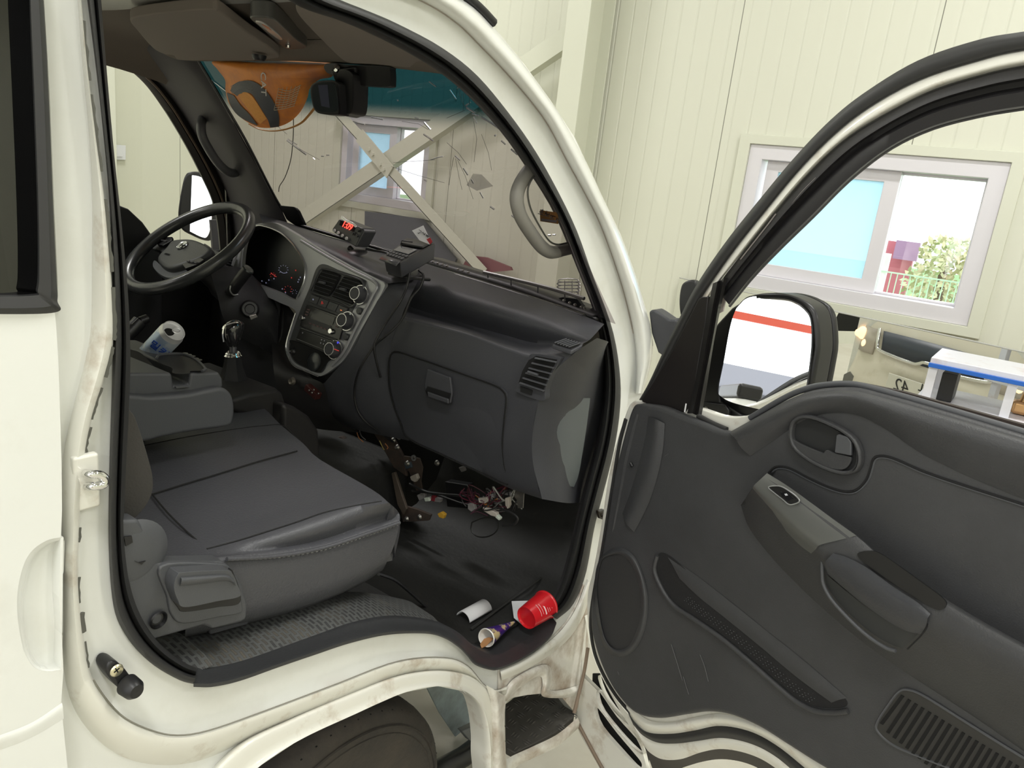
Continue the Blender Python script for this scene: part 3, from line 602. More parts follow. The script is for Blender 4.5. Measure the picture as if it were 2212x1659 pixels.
# wiper blade over the passenger side
wa = [WS(a, b, -.03) for a, b in S('1045,588 1130,608 1200,626 1262,645')]
tube('wiper_blade', wa, .005, M('wiper_metal', (.5, .5, .5), .3, metal=.7), TR, n=20, k=6)
for a, b in (((1054, 590), (1054, 600)), ((1104, 602), (1104, 616)), ((1162, 616), (1162, 632)), ((1220, 632), (1220, 650))):
    tube('wiper_rib', [WS(a[0], a[1], -.03), WS(b[0], b[1], -.03)], .002, MC['wiper_metal'], TR, k=5)
slab('wiper_cover', [WS(a, b, -.05) for a, b in S('1188,655 1195,646 1215,641 1245,645 1252,655 1262,668 1215,660')], (0, .02, 0), BLACKP, TR, bevel=.004)
# hairline cracks in the glass (bright flecks where it catches the light, dark where it does not)
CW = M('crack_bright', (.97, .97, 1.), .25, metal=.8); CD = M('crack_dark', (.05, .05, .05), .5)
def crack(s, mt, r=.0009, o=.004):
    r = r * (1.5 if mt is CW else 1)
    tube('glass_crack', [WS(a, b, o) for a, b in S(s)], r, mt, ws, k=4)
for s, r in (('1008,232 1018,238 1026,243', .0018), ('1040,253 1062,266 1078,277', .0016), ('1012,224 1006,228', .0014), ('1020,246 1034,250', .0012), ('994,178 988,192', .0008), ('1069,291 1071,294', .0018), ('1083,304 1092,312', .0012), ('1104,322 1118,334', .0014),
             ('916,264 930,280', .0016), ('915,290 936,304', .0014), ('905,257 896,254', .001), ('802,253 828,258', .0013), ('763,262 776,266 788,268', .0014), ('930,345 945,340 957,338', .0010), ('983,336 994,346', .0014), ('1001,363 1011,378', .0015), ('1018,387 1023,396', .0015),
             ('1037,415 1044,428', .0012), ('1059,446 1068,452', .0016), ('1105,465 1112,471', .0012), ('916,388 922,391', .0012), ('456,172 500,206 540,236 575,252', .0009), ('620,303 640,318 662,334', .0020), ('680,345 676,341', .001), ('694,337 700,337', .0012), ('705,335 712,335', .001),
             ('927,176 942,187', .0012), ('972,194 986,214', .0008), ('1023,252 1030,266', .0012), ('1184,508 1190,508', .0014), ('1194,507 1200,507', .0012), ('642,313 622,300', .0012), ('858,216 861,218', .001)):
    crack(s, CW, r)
for s in ('965,308 990,330 1008,355', '980,340 974,370 970,400', '984,342 990,375 998,410', '988,345 1005,380 1022,430', '1040,290 1055,330 1062,368', '990,190 998,220 1008,235', '1014,205 1014,230', '965,255 1005,238', '850,351 900,348 940,345', '845,360 900,378 960,395', '575,252 620,290', '640,318 690,345', '868,262 905,268 925,280', '1023,262 1030,300 1024,350', '994,178 1002,195 1000,240'):
    crack(s, CD, .00045)
# grab handles
gh = tube('grab_handle', T('x', -1.44, '441,248,-1.52 435,264,-1.42 436,290,-1.40 447,315,-1.40 468,348,-1.40 488,368,-1.40 505,374,-1.41 515,366,-1.43 512,350,-1.52'), .0135, M('handle_plastic', (.085, .085, .092), .4), TR, n=50, k=12)
GH = M('grey_grab_plastic', (.27, .26, .235), .5, bump=.1)
hp = S('1165,358 1150,362 1128,390 1116,425 1124,465 1148,505 1172,535 1192,545 1215,540 1240,534')
tube('grab_handle', T('x', -.20, hp), .0155, GH, TR, n=60, k=12)
tube('handle_seam', T('x', -.185, '1170,366 1150,385 1140,412 1146,450 1166,490 1186,520 1205,528 1228,524'), .0022, M('seam_dark', (.08, .08, .07), .6), TR, n=50, k=5)
# roof side moulding outside, top
tube('gutter_moulding', T(BS, -.03, '985,-25 1010,-5 1040,22 1066,50'), .009, BLACKP, TR, n=16, k=8)
tube('interior_mirror_stem', [WS(735, 140, .01), WS(742, 160, .05)], .008, BLACKP, TR, k=8)

# front face of the cab (seen in the wall mirror)
FP = paint('front_paint_warm_shade', (.80, .75, .64), (.66, .60, .48), .55, .8, 6)  # the white truck paint again, with the front's warm shade put into the colour
fr_ = lambda rows, nm, mt, **k: loft(nm, [[V((-.86 + a, b, c)) for a, b, c in r] for r in rows], mt, TR, n=40, **k)
fr_([[(-.74, 1.86, .30), (-.6, 1.98, .30), (0, 2.03, .30), (.6, 1.98, .30), (.74, 1.86, .30)], [(-.78, 1.86, .5), (-.62, 2.02, .5), (0, 2.07, .5), (.62, 2.02, .5), (.78, 1.86, .5)], [(-.77, 1.86, .68), (-.6, 1.99, .68), (0, 2.04, .68), (.6, 1.99, .68), (.77, 1.86, .68)],
     [(-.76, 1.86, .95), (-.6, 1.95, .95), (0, 1.99, .95), (.6, 1.95, .95), (.76, 1.86, .95)], [(-.74, 1.8, 1.37), (-.6, 1.87, 1.37), (0, 1.90, 1.37), (.6, 1.87, 1.37), (.74, 1.8, 1.37)]], 'nose_panel', FP, m=5)
for s_ in (-1, 1):
    h_ = fr_([[(s_ * .765, 1.875, .74), (s_ * .62, 1.995, .74), (s_ * .50, 2.015, .74)], [(s_ * .765, 1.87, .93), (s_ * .62, 1.975, .93), (s_ * .50, 1.995, .93)]], 'headlamp', M('lamp_clear', (.55, .5, .44), .15, metal=.3), thick=.02)
    for xx, zz, r_ in ((.66, .87, .05), (.60, .80, .035), (.71, .86, .03)):
        lathe('lamp_reflector', [(0, .0), (r_ * .5, .004), (r_ * .9, .012), (r_, .02)], (-.86 + s_ * xx, 2.03 - (xx - .5) * .25, zz), (0, -1, 0), M('amber_lit', (1, .7, .45), .2, emit=(1, .62, .32), es=1.6), h_, k=18)
    slab('fog_recess', [V((-.86 + s_ * a, 2.055 - abs(a - .5) * .28, c)) for a, c in ((.60, .40), (.72, .40), (.72, .52), (.66, .56), (.60, .54))], (0, -.02, 0), M('fog_grey', (.16, .16, .15), .5), TR)
gr_ = fr_([[(-.42, 2.015, .78), (0, 2.035, .77), (.42, 2.015, .78)], [(-.46, 1.99, .93), (0, 2.02, .94), (.46, 1.99, .93)]], 'front_grille', M('grille_dark', (.05, .06, .08), .35), thick=.02)
tube('grille_chrome', [V((-.86 + a, b, c)) for a, b, c in ((-.50, 1.99, .94), (-.46, 2.02, .82), (-.40, 2.04, .79), (-.1, 2.06, .775), (-.04, 2.05, .80), (.04, 2.05, .80), (.1, 2.06, .775), (.40, 2.04, .79), (.46, 2.02, .82), (.50, 1.99, .94))], .013, CHROME, gr_, n=50, k=10)
box('bumper_intake', (-.86, 2.05, .44), (1.0, .05, .16), M('fog_grey'), TR, bevel=.02); box('bumper_bar', (-.86, 2.075, .44), (1.0, .03, .028), FP, TR, bevel=.01)
npl = box('number_plate', (-.86, 2.085, .60), (.50, .012, .13), MW('plate_white', (.78, .76, .68), .4), TR, bevel=.003)
text('plate_text', '9\uc790  42', (-.86, 2.093, .60), (-1, 0, 0), (0, 0, 1), .125, MW('plate_ink', (.03, .03, .03), .5), npl)
# ------------------------------------------------------------------ dashboard
def Tq(s, d=0):                       # points px,py[,y] on planes of constant y
    return T('y', d, s)
def WT(s, o=.012): return [WS(a, b, o) for a, b in S(s)]
dash = loft('dashboard', [WT('880,556 990,592 1100,626 1200,658 1305,700'), Tq('868,606,1.58 985,645,1.58 1090,676,1.56 1180,702,1.53 1280,728,1.48'), Tq('876,660,1.60 985,694,1.60 1085,722,1.59 1165,742,1.56 1268,738,1.46'),
    Tq('874,676,1.54 990,706,1.54 1085,736,1.53 1162,756,1.50 1260,742,1.45'), Tq('868,684,1.455 1000,716,1.45 1098,750,1.445 1165,766,1.44 1255,752,1.435'), Tq('862,700,1.445 995,730,1.44 1092,766,1.435 1158,785,1.43 1240,764,1.43'),
    Tq('846,742,1.44 965,776,1.435 1072,818,1.43 1130,840,1.425 1192,808,1.42'), Tq('842,800,1.44 950,840,1.435 1060,880,1.43 1112,905,1.425 1163,868,1.415'), Tq('850,860,1.445 960,900,1.44 1055,938,1.43 1104,958,1.42 1150,942,1.41'),
    Tq('866,912,1.455 975,960,1.45 1060,998,1.44 1104,1012,1.43 1152,1004,1.415'), Tq('883,950,1.47 990,1000,1.465 1090,1050,1.455 1128,1064,1.445 1171,1078,1.43'), Tq('890,945,1.56 1000,995,1.56 1095,1040,1.56 1130,1050,1.56 1180,1060,1.56')], PLAS, TR, n=60, m=3, ang=80)
ridge = '1290,730,1.44 1255,752,1.435 1215,780,1.43 1190,808,1.42 1175,840,1.415 1163,868,1.415 1150,942,1.41 1152,1004,1.415 1171,1078,1.43'
edge = '1308,740 1309,765 1308,800 1308,840 1306,880 1300,920 1290,970 1275,1040 1262,1085'
mid = lerp2([q[:2] for q in S(ridge)], S(edge), .38)
loft('dash_end_panel', [Tq(ridge, 0), [a.lerp(b, .38) + V((.02, -.0, 0)) for a, b in zip(Tq(ridge, 0), T('x', -.15, edge))], T('x', -.15, edge)], PLAS, TR, n=50, m=5, ang=80)
loft('fuse_cover', [T('x', -.118, '1205,850 1192,880 1184,930 1184,985 1192,1030 1206,1058'), T('x', -.095, '1222,858 1212,885 1203,930 1202,980 1210,1025 1222,1050'), T('x', -.10, '1275,860 1272,885 1266,930 1258,980 1250,1025 1240,1052')], M('fuse_cover_grey', (.12, .135, .14), .5, bump=.1), TR, n=30, m=4, ang=80)
# glove box door with its pull
gb_ = Tq('848,762,1.432 905,775,1.43 1000,808,1.425 1068,832,1.42 1088,845,1.42 1094,862,1.418 1090,905,1.42 1086,955,1.425 1090,1005,1.435 1098,1046,1.445 1040,1022,1.45 960,985,1.452 884,948,1.455 866,915,1.45 848,865,1.438 840,815,1.432', 0)
gl = slab('glovebox_door', cr(gb_, 90, True), (0, .012, 0), PLAS, TR, bevel=.004, seg=2)
tube('glovebox_gap', [v + V((0, -.001, 0)) for v in gb_], .0022, DARK, gl, n=120, closed=True, k=5)
lo = Tq('922,797,1.419 972,815,1.419 976,848,1.419 972,872,1.419 922,856,1.419 916,835,1.419', 0)
lt = slab('glovebox_latch', lo, (0, .008, 0), PLAS, gl, bevel=.003)
slab('latch_recess', Tq('923,834,1.4175 974,850,1.4175 970,872,1.4175 924,856,1.4175 918,845,1.4175', 0), (0, .003, 0), BLACKP, gl, bevel=.001)
slab('latch_lip', Tq('922,846,1.412 968,862,1.412 968,873,1.412 924,858,1.412', 0), (0, .006, 0), PLAS, gl, bevel=.003)
# air vents on the passenger end
def slats(name, quad, n, r, mat, par):
    a, b, c, d = quad                                    # a-b left edge, d-c right edge
    for i in range(n):
        t = (i + .5) / n; tube(name, [a.lerp(b, t), d.lerp(c, t)], r, mat, par, k=6, flat=.45)
v = empty('side_air_vent', P(1160, 810, 'y', 1.41)); v.parent = TR; v.location = WL[v.name] - WL['truck']
fr = Tq('1152,764 1205,771 1210,778 1190,810 1178,840 1172,866 1118,848 1116,835 1128,800 1140,775', 1.415)
slab('vent_frame', cr(fr, 60, True), (0, .02, 0), PLAS, v, bevel=.004)
vi = Tq('1158,769 1203,777 1187,808 1176,836 1172,846 1120,828 1128,802 1142,778', 1.4135)
slab('vent_opening', vi, (0, .002, 0), DARK, v)
slats('vent_slat', Tq('1160,768 1120,832 1172,850 1204,776', 1.409), 6, .0045, PLASL, v)
tube('vent_tab', Tq('1140,803 1162,810', 1.403), .003, PLASL, v, k=6)
slab('vent_wheel', Tq('1124,834 1150,843 1148,854 1124,846', 1.4115), (0, .002, 0), DARK, v)
v = empty('defroster_vent', P(1225, 745, 'y', 1.45)); v.parent = TR; v.location = WL[v.name] - WL['truck']
dq = [P(a, b, lambda x, y, o: pl(x, y, P(1225, 745, 'y', 1.43), (0, -.55, .83)), 0) for a, b in S('1192,744 1218,731 1260,744 1234,758')]
slab('vent_frame', dq, (0, .0, -.01), PLAS, v, bevel=.003)
dq2 = [q + V((0, -.001, .0025)) for q in [P(a, b, lambda x, y, o: pl(x, y, P(1225, 745, 'y', 1.43), (0, -.55, .83)), 0) for a, b in S('1197,744 1219,734 1254,745 1233,755')]]
slab('vent_opening', dq2, (0, 0, -.001), DARK, v)
for i in range(6):
    t = (i + .3) / 6; tube('vent_slat', [dq2[0].lerp(dq2[3], t) + V((0, -.001, .002)), dq2[1].lerp(dq2[2], min(1, t + .12)) + V((0, -.001, .002))], .0016, PLASL, v, k=5)
# upper pad, centre column
loft('dash_top_pad', [WT('560,462 600,474 640,487 700,507 760,524 830,545 905,566'), Tq('566,484,1.53 590,476,1.56 618,482,1.54 705,523,1.515 759,550,1.50 828,586,1.485 895,603,1.50'), [BZ(a, b, -.002) for a, b in S('545,490 575,484 612,491 660,518 715,551 770,582 830,613')], [BZ(a, b, -.05) for a, b in S('545,500 575,494 612,500 660,525 715,557 770,588 830,618')]], PLAS, TR, n=70, m=3, ang=50)
loft('centre_column', [Tq('826,590,1.50 860,596,1.50 905,603,1.52', 0), Tq('828,612,1.45 858,620,1.452 890,632,1.47', 0), Tq('815,650,1.425 846,655,1.44 872,672,1.455', 0), Tq('790,700,1.405 822,712,1.43 856,722,1.445', 0), Tq('760,760,1.385 806,770,1.42 845,770,1.44', 0), Tq('720,805,1.375 800,820,1.415 842,815,1.435', 0), Tq('690,835,1.375 790,868,1.415 850,862,1.44', 0), Tq('640,850,1.38 760,905,1.42 866,915,1.45', 0), Tq('660,880,1.45 760,925,1.46 884,952,1.47', 0)], PLAS, TR, n=30, m=3, ang=80)
loft('lower_console', [Tq('572,632,1.47 612,650,1.45 645,690,1.44'), Tq('585,720,1.43 615,762,1.41 670,812,1.385'), Tq('590,790,1.36 640,815,1.365 700,830,1.37'), Tq('600,850,1.36 650,870,1.37 720,900,1.39'), Tq('620,900,1.40 680,925,1.42 780,935,1.45')], M('lower_console_plastic', (.018, .017, .017), .55), TR, n=20, m=3, ang=80)
bz = empty('centre_bezel', BZ(690, 650)); bz.parent = TR; bz.location = WL[bz.name] - WL['truck']
bo_ = '533,498 548,486 575,481 600,484 645,509 705,545 759,575 815,603 830,612 828,626 808,663 773,725 746,773 722,795 701,809 687,812 661,801 634,788 621,764 619,741 630,704 638,672 600,652 560,633 530,612 502,583 504,570 516,533'
ho_ = '541,494 558,488 576,491 595,498 613,509 631,527 646,549 655,568 659,586 655,613 639,647 600,631 564,617 539,608 525,600 523,568 528,530'
slab('bezel_plate', cr([BZ(a, b, .002) for a, b in S(bo_)], 160, True), (0, .012, .0), SILV, bz, holes=[cr([BZ(a, b, .002) for a, b in S(ho_)], 90, True)], bevel=.005, seg=3)
tube('cluster_rim', [BZ(a, b, .006) for a, b in S('541,493 558,487 576,490 595,497 613,508 631,526 646,548 655,567 659,586 655,613 640,646')], .0022, M('bright_rim', (.6, .6, .6), .2, metal=.8), bz, n=60, k=6)
tube('bezel_edge', [BZ(a, b, .008) for a, b in S('638,676 628,706 618,742 620,764 634,789 661,802 687,813')], .002, MC['bright_rim'], bz, n=40, k=6)
tube('bezel_ridge', [BZ(a, b, .007) for a, b in S('650,520 705,553 759,583 812,612 804,640 770,705 742,760 716,790')], .004, SILV, bz, n=60, k=8)
ic = empty('instrument_cluster', BZ(600, 580)); ic.parent = TR; ic.location = WL[ic.name] - WL['truck']
h1 = cr([BZ(a, b, -.004) for a, b in S(ho_)], 60, True); h2 = cr([BZ(a, b + 2, -.075) for a, b in S(ho_)], 60, True)
loft('cluster_hood', [h1, h2], M('hood_black', (.008, .008, .009), .7), ic, n=60, closed=True)
slab('gauge_face', h2, (0, .004, 0), M('gauge_face', (.012, .013, .013), .35), ic)
GM = M('gauge_marks', (.35, .35, .42), .5, emit=(.35, .38, .6), es=.25); GR = M('gauge_red', (.5, .06, .05), .5, emit=(.8, .05, .04), es=.35)
gz = lambda a, b: BZ(a, b, -.072)
def dial(cx_, cy_, rx, m_, n_=9, a0=2.4, a1=7.0):
    for i in range(n_):
        q = a0 + (a1 - a0) * i / (n_ - 1); d = V((math.cos(q), math.sin(q)))
        tube('dial_tick', [gz(cx_ + d.x * rx, cy_ + d.y * rx * .9), gz(cx_ + d.x * rx * .75, cy_ + d.y * rx * .7)], .0007, m_, ic, k=4)
dial(612, 582, 11, GM); dial(589, 594, 6, GR, 6); dial(622, 625, 9, GR, 7); dial(636, 631, 6, GM, 6)
tube('dial_arc', [gz(a, b) for a, b in S('605,586 612,590 620,589')], .0009, GM, ic, k=4, n=8)
tube('needle', [gz(585, 590), gz(597, 598)], .0009, GR, ic, k=4)
for a, b, m_ in ((639, 584, GR), (630, 600, GR), (649, 599, GM), (646, 604, GM), (644, 609, GM), (566, 607, GM), (575, 611, GM), (610, 624, GM), (617, 632, GM), (581, 605, GM), (592, 602, GM)):
    lathe('warning_light', [(0, .001), (.0022, .001), (.0022, 0)], gz(a, b), (0, -1, 0), m_, ic, k=10)
slab('fuel_card', [BZ(a, b, -.012) for a, b in S('546,611 556,609 563,612 562,618 553,621')], (0, .002, 0), M('card_beige', (.35, .31, .26), .7), ic)
# centre stack modules
def st(name, s, mat, off=.006, par=bz, th=.006, bev=.0015, sm=0):
    o = [BZ(a, b, off) for a, b in S(s)]
    return slab(name, o, (0, th, 0), mat, par, bevel=bev, sm=sm)
PAN = M('stack_panel', (.05, .052, .056), .42, bump=.1)
st('stack_panel', '690,572 735,585 782,602 790,615 768,660 742,705 728,735 712,770 700,800 686,806 660,796 636,783 625,762 624,742 636,703 650,665 668,622', PAN, .0035, sm=120)
for s in ('697,583 715,587 733,594 731,602 719,628 709,640 692,636 677,628 679,616 688,594', '742,597 758,601 774,606 780,613 779,622 768,642 759,658 738,650 716,641 722,630'):
    vv = st('air_vent', s, DARK, .0085, th=.006)
    q = [BZ(a, b, .0115) for a, b in S(s)]
    k = ([BZ(697, 584, .0105), BZ(676, 628, .0105), BZ(708, 639, .0105), BZ(733, 594, .0105)] if s[0] == '6' else [BZ(741, 597, .0105), BZ(715, 641, .0105), BZ(759, 657, .0105), BZ(780, 609, .0105)])
    slats('vent_slat', k, 6, .0018, PLASL, vv)
    c_ = (k[0] + k[1] + k[2] + k[3]) / 4; box('vent_tab', c_ + V((-.01, -.004, 0)), (.022, .008, .006), PLASL, vv, bevel=.001)
tube('vent_frame', [BZ(a, b, .010) for a, b in S('697,581 735,590 776,603 785,613 783,624 762,662 735,653 700,641 672,630 675,618 686,592')], .003, PAN, bz, n=70, closed=True, k=6)
k4 = [BZ(671, 635, .008), BZ(752, 666, .008), BZ(744, 682, .008), BZ(664, 651, .008)]
for i in range(4):
    a0, a1 = i / 4 + .008, (i + 1) / 4 - .008
    bt = slab('switch_button', [k4[0].lerp(k4[1], a0), k4[0].lerp(k4[1], a1), k4[3].lerp(k4[2], a1), k4[3].lerp(k4[2], a0)], (0, .008, 0), PAN, bz, bevel=.0015)
    c_ = (k4[0].lerp(k4[1], (a0 + a1) / 2) + k4[3].lerp(k4[2], (a0 + a1) / 2)) / 2 + V((0, -.0015, 0))
    if i == 1:
        lathe('hazard_symbol', [(.0035, .0006), (.0055, .0006), (.0055, 0), (.0035, 0)], c_, (0, -1, 0), GR, bt, k=3)
    elif i == 3: box('indicator', c_, (.006, .001, .0015), M('amber_led', (.9, .3, .1), .5, emit=(1, .3, .1), es=.8), bt)
    elif i == 0: box('button_mark', c_, (.004, .001, .004), GM, bt)
HB = M('radio_black', (.008, .008, .009), .28, coat=.3)
rd = st('car_radio', '662,658 745,688 732,735 647,704', HB, .012)
st('radio_display', '679,668 724,685 718,702 671,686', M('display_dark', (.006, .006, .008), .12), .0135, rd, .002, 0)
st('radio_face', '670,688 716,705 712,716 664,699', M('radio_grey', (.03, .03, .034), .4), .0130, rd, .002, 0)
for a, b in ((654, 687), (717, 716)):
    lathe('radio_knob', [(.0, .008), (.0065, .008), (.0075, .006), (.008, 0)], BZ(a, b, .012), (0, -1, .25), CHROME, rd, k=24)
for i in range(6): st('radio_key', '%g,%g %g,%g %g,%g %g,%g' % (668 + i * 8, 697 + i * 2.9, 673 + i * 8, 699 + i * 2.9, 672 + i * 8, 701 + i * 2.9, 667 + i * 8, 699 + i * 2.9), M('key_pink', (.16, .09, .09), .5), .0142, rd, .001, 0)
for a, b in ((667, 668), (664, 673), (662, 679), (731, 694), (729, 700), (727, 705)): st('radio_key', '%g,%g %g,%g %g,%g %g,%g' % (a - 3, b - 1, a + 3, b + 1, a + 2, b + 3, a - 4, b + 1), MC['key_pink'], .0142, rd, .001, 0)
hv = st('control_unit', '648,710 730,740 718,770 638,736', HB, .011)
for a, b in ((655, 717), (659, 727), (664, 722)): pass
tube('control_trim', [BZ(650, 709, .013), BZ(729, 738, .013)], .0008, M('trim_line', (.3, .3, .3), .3, metal=.5), hv, k=4)
tube('control_trim', [BZ(641, 732, .013), BZ(716, 762, .013)], .0008, MC['trim_line'], hv, k=4)
for a, b in ((695, 734), (701, 736), (693, 741), (699, 743), (708, 741), (654, 719)): lathe('control_symbol', [(0, .0008), (.0022, .0008), (.0022, 0)], BZ(a, b, .0125), (0, -1, .25), M('symbol_grey', (.45, .45, .5), .5), hv, k=6)
st('stack_pocket', '632,736 712,768 706,782 692,800 686,804 660,794 638,781 627,762 627,744', DARK, .0095, sm=60)
lathe('pocket_tray', [(0, .003), (.02, .002), (.026, 0)], BZ(678, 782, .012), (0, -1, .3), M('pocket_gloss', (.03, .033, .036), .2), bz, k=24)
lathe('power_socket', [(0, .004), (.006, .004), (.008, .007), (.010, .004), (.011, 0)], BZ(633, 759, .010), (0, -1, .25), BLACKP, bz, k=20)
for i, (a, b) in enumerate(((779, 637), (751, 694), (724, 756))):
    kn = lathe('climate_knob', [(0, .024), (.0165, .024), (.0185, .021), (.020, .004), (.024, .003), (.025, 0)], BZ(a, b, .006), (.05, -1, .25), PLAS, bz, k=36)
    lathe('knob_ring', [(.0158, .0247), (.0172, .0247), (.0175, .0235)], BZ(a, b, .006), (.05, -1, .25), M('bright_rim'), kn, k=36)
    lathe('knob_base', [(.0242, .0035), (.0262, .0035), (.0268, .0)], BZ(a, b, .006), (.05, -1, .25), MC['bright_rim'], kn, k=36)
    lathe('knob_mark', [(0, .001), (.003, .001), (.003, 0)], BZ(a + 6, b - 16, .010), (0, -1, .25), M('knob_white', (.7, .75, .75), .4) if i < 2 else M('knob_blue', (.05, .05, .6), .4, emit=(.1, .1, 1), es=.6), kn, k=10)
    if i == 2: tube('knob_mark', [BZ(a - 2, b - 2, .033), BZ(a + 8, b + 2, .03)], .0012, GR, kn, k=5)
for a, b in ((778, 672), (749, 728)): lathe('push_button', [(0, .007), (.008, .007), (.0095, .005), (.0098, 0)], BZ(a, b, .006), (0, -1, .25), PAN, bz, k=20)
lathe('dash_knob', [(.0, .008), (.006, .008), (.0085, .010), (.0105, .004), (.011, 0)], P(633, 823, 'y', 1.352), (0, -1, .1), M('knob_rim', (.2, .18, .15), .3, metal=.5), TR, k=20)
rc = box('wiring_plug', P(676, 846, 'y', 1.36), (.05, .02, .02), M('plug_dark_red', (.05, .012, .010), .5), TR, rot=(0, .35, 0), bevel=.002)
for a, b in ((668, 843), (674, 848), (678, 842), (688, 850)): lathe('plug_pin', [(0, .003), (.002, .003), (.003, 0)], P(a, b, 'y', 1.348), (0, -1, 0), STEEL, rc, k=8)
# ------------------------------------------------------------------ steering wheel and column
Wc = V((-1.27, 1.29, 1.42)); Wn = V((-.035, -.597, .80)).normalized()
wu = Wn.cross(V((1, 0, 0))).normalized(); wv = Wn.cross(wu)
sw = empty('steering_wheel', Wc); sw.parent = TR; sw.location = Wc - WL['truck']
tube('wheel_rim', [Wc + (wu * math.cos(q) + wv * math.sin(q)) * .191 for q in [2 * math.pi * i / 72 for i in range(72)]], .0178, M('wheel_rim_plastic', (.04, .042, .043), .27, spec=.6), sw, closed=True, k=14)
HP = lambda px, py, o=0: pl(px, py, Wc + Wn * o, Wn)
HUBM = M('wheel_hub_plastic', (.042, .044, .044), .45, bump=.15)
hubp = cr([HP(a, b, -.01) for a, b in S('373,517 411,514 440,524 456,538 433,556 398,569 365,577 346,570 338,555 356,534')], 60, True)
slab('wheel_hub', hubp, -Wn * .035, HUBM, sw, bevel=.012, seg=4)
slab('wheel_spoke', cr([HP(a, b, -.028) for a, b in S('320,512 345,507 375,520 360,545 340,540 318,535 300,545 305,525')], 40, True), -Wn * .012, HUBM, sw, bevel=.004)
slab('wheel_spoke', cr([HP(a, b, -.028) for a, b in S('440,525 465,540 490,548 480,560 455,560 430,575 400,580 405,566 440,548')], 40, True), -Wn * .012, HUBM, sw, bevel=.004)
slab('wheel_spoke', cr([HP(a, b, -.03) for a, b in S('334,562 350,575 372,583 405,578 400,590 368,600 345,592 330,575')], 40, True), -Wn * .014, M('spoke_grey', (.09, .095, .1), .4), sw, bevel=.004)
for s in ('333,517 345,512 372,511 370,520 352,530 340,528', '392,569 412,563 432,556 441,560 425,571 400,580'):
    q = [HP(a, b, -.012) for a, b in S(s)]; b_ = slab('wheel_switch', q, -Wn * .01, BLACKP, sw, bevel=.002)
    c_ = sum(q, V((0, 0, 0))) / 6
    for k in (-.018, 0, .018): box('switch_key', c_ + wv * k + Wn * .001, (.014, .010, .004), M('key_grey', (.1, .1, .105), .35), b_, bevel=.001)
em = lathe('wheel_emblem', [(0, .002), (.0145, .002), (.0165, .003), (.018, 0)], HP(394, 530, -.008), Wn, M('emblem_silver', (.55, .57, .58), .2, metal=.9), sw, k=32)
ec = HP(394, 530, -.004)
for a0, a1 in ((-2.3, -.7), (.8, 2.4)): tube('emblem_mark', [ec + (wu * math.cos(q) * .011 + wv * math.sin(q) * .008) for q in [a0 + (a1 - a0) * i / 8 for i in range(9)]], .0011, DARK, em, k=5)
tube('emblem_mark', [ec - wv * .006 - wu * .004, ec + wu * .002, ec + wv * .006 - wu * .002], .0011, DARK, em, k=5)
text('airbag_text', 'AIRBAG', HP(361, 549, -.0085), -wv, wu * 1, .008, DARK, sw)
A_ = Wc - Wn * .04; B_ = V((-1.12, 1.50, 1.17))
tube('steering_column', [A_, A_.lerp(B_, .3), A_.lerp(B_, .6), B_, B_ + (B_ - A_) * .5], [.05, .058, .068, .08, .09], M('column_plastic', (.022, .022, .024), .5, bump=.1), TR, n=30, k=20, flat=.85)
loft('column_shroud', [T('x', -1.12, '455,590 500,575 540,590 575,625'), T('x', -1.04, '470,640 510,628 560,640 600,668'), T('x', -1.02, '480,680 530,685 575,700 600,735'), T('x', -1.06, '500,720 540,740 580,760 600,790')], MC['column_plastic'], TR, n=24, m=4, ang=80)
sk = tube('indicator_stalk', [P(500, 630, 'x', -1.03), P(512, 612, 'x', -1.0), P(536, 582, 'x', -.97)], .016, BLACKP, TR, n=12, k=16)
lathe('stalk_end', [(0, .004), (.0145, .003), (.0165, 0)], P(536, 582, 'x', -.97), P(536, 582, 'x', -.97) - P(512, 612, 'x', -1.0), M('stalk_cap', (.02, .025, .025), .2), sk, k=24)
tube('stalk_ring', T('x', -1.0, '498,617 497,628 504,637 514,636'), .002, M('trim_line'), sk, n=14, k=5)
ig = lathe('ignition_lock', [(0, .004), (.012, .004), (.014, .012), (.020, .012), (.024, .002), (.026, 0)], P(540, 668, 'x', -1.0), (.75, -.6, .25), BLACKP, TR, k=28)
slab('ignition_tab', [P(a, b, 'x', -.975) for a, b in S('537,681 552,677 556,684 541,690')], (.008, -.004, 0), M('key_metal', (.5, .48, .46), .3, metal=.8), ig, bevel=.002)
dv = slab('driver_air_vent', T('x', -1.25, '485,566 503,553 500,574 497,578 486,574'), (.01, 0, 0), DARK, TR)
for i in range(3): tube('vent_slat', [P(486, 562 + i * 6, 'x', -1.238), P(501, 566 + i * 6, 'x', -1.238)], .0015, PLASL, dv, k=4)
tube('vent_trim', T('x', -1.23, '517,536 508,556 502,574'), .0045, SILV, TR, n=10, k=6)
# driver side dash shadow mass under the wheel
loft('driver_dash', [Tq('340,560,1.62 450,560,1.6 525,590,1.53 610,640,1.45'), Tq('300,700,1.6 420,700,1.58 520,690,1.5 600,720,1.42'), Tq('280,820,1.6 400,830,1.58 500,840,1.5 600,850,1.42')], M('knee_panel', (.010, .010, .011), .7), TR, n=24, m=3, ang=80)
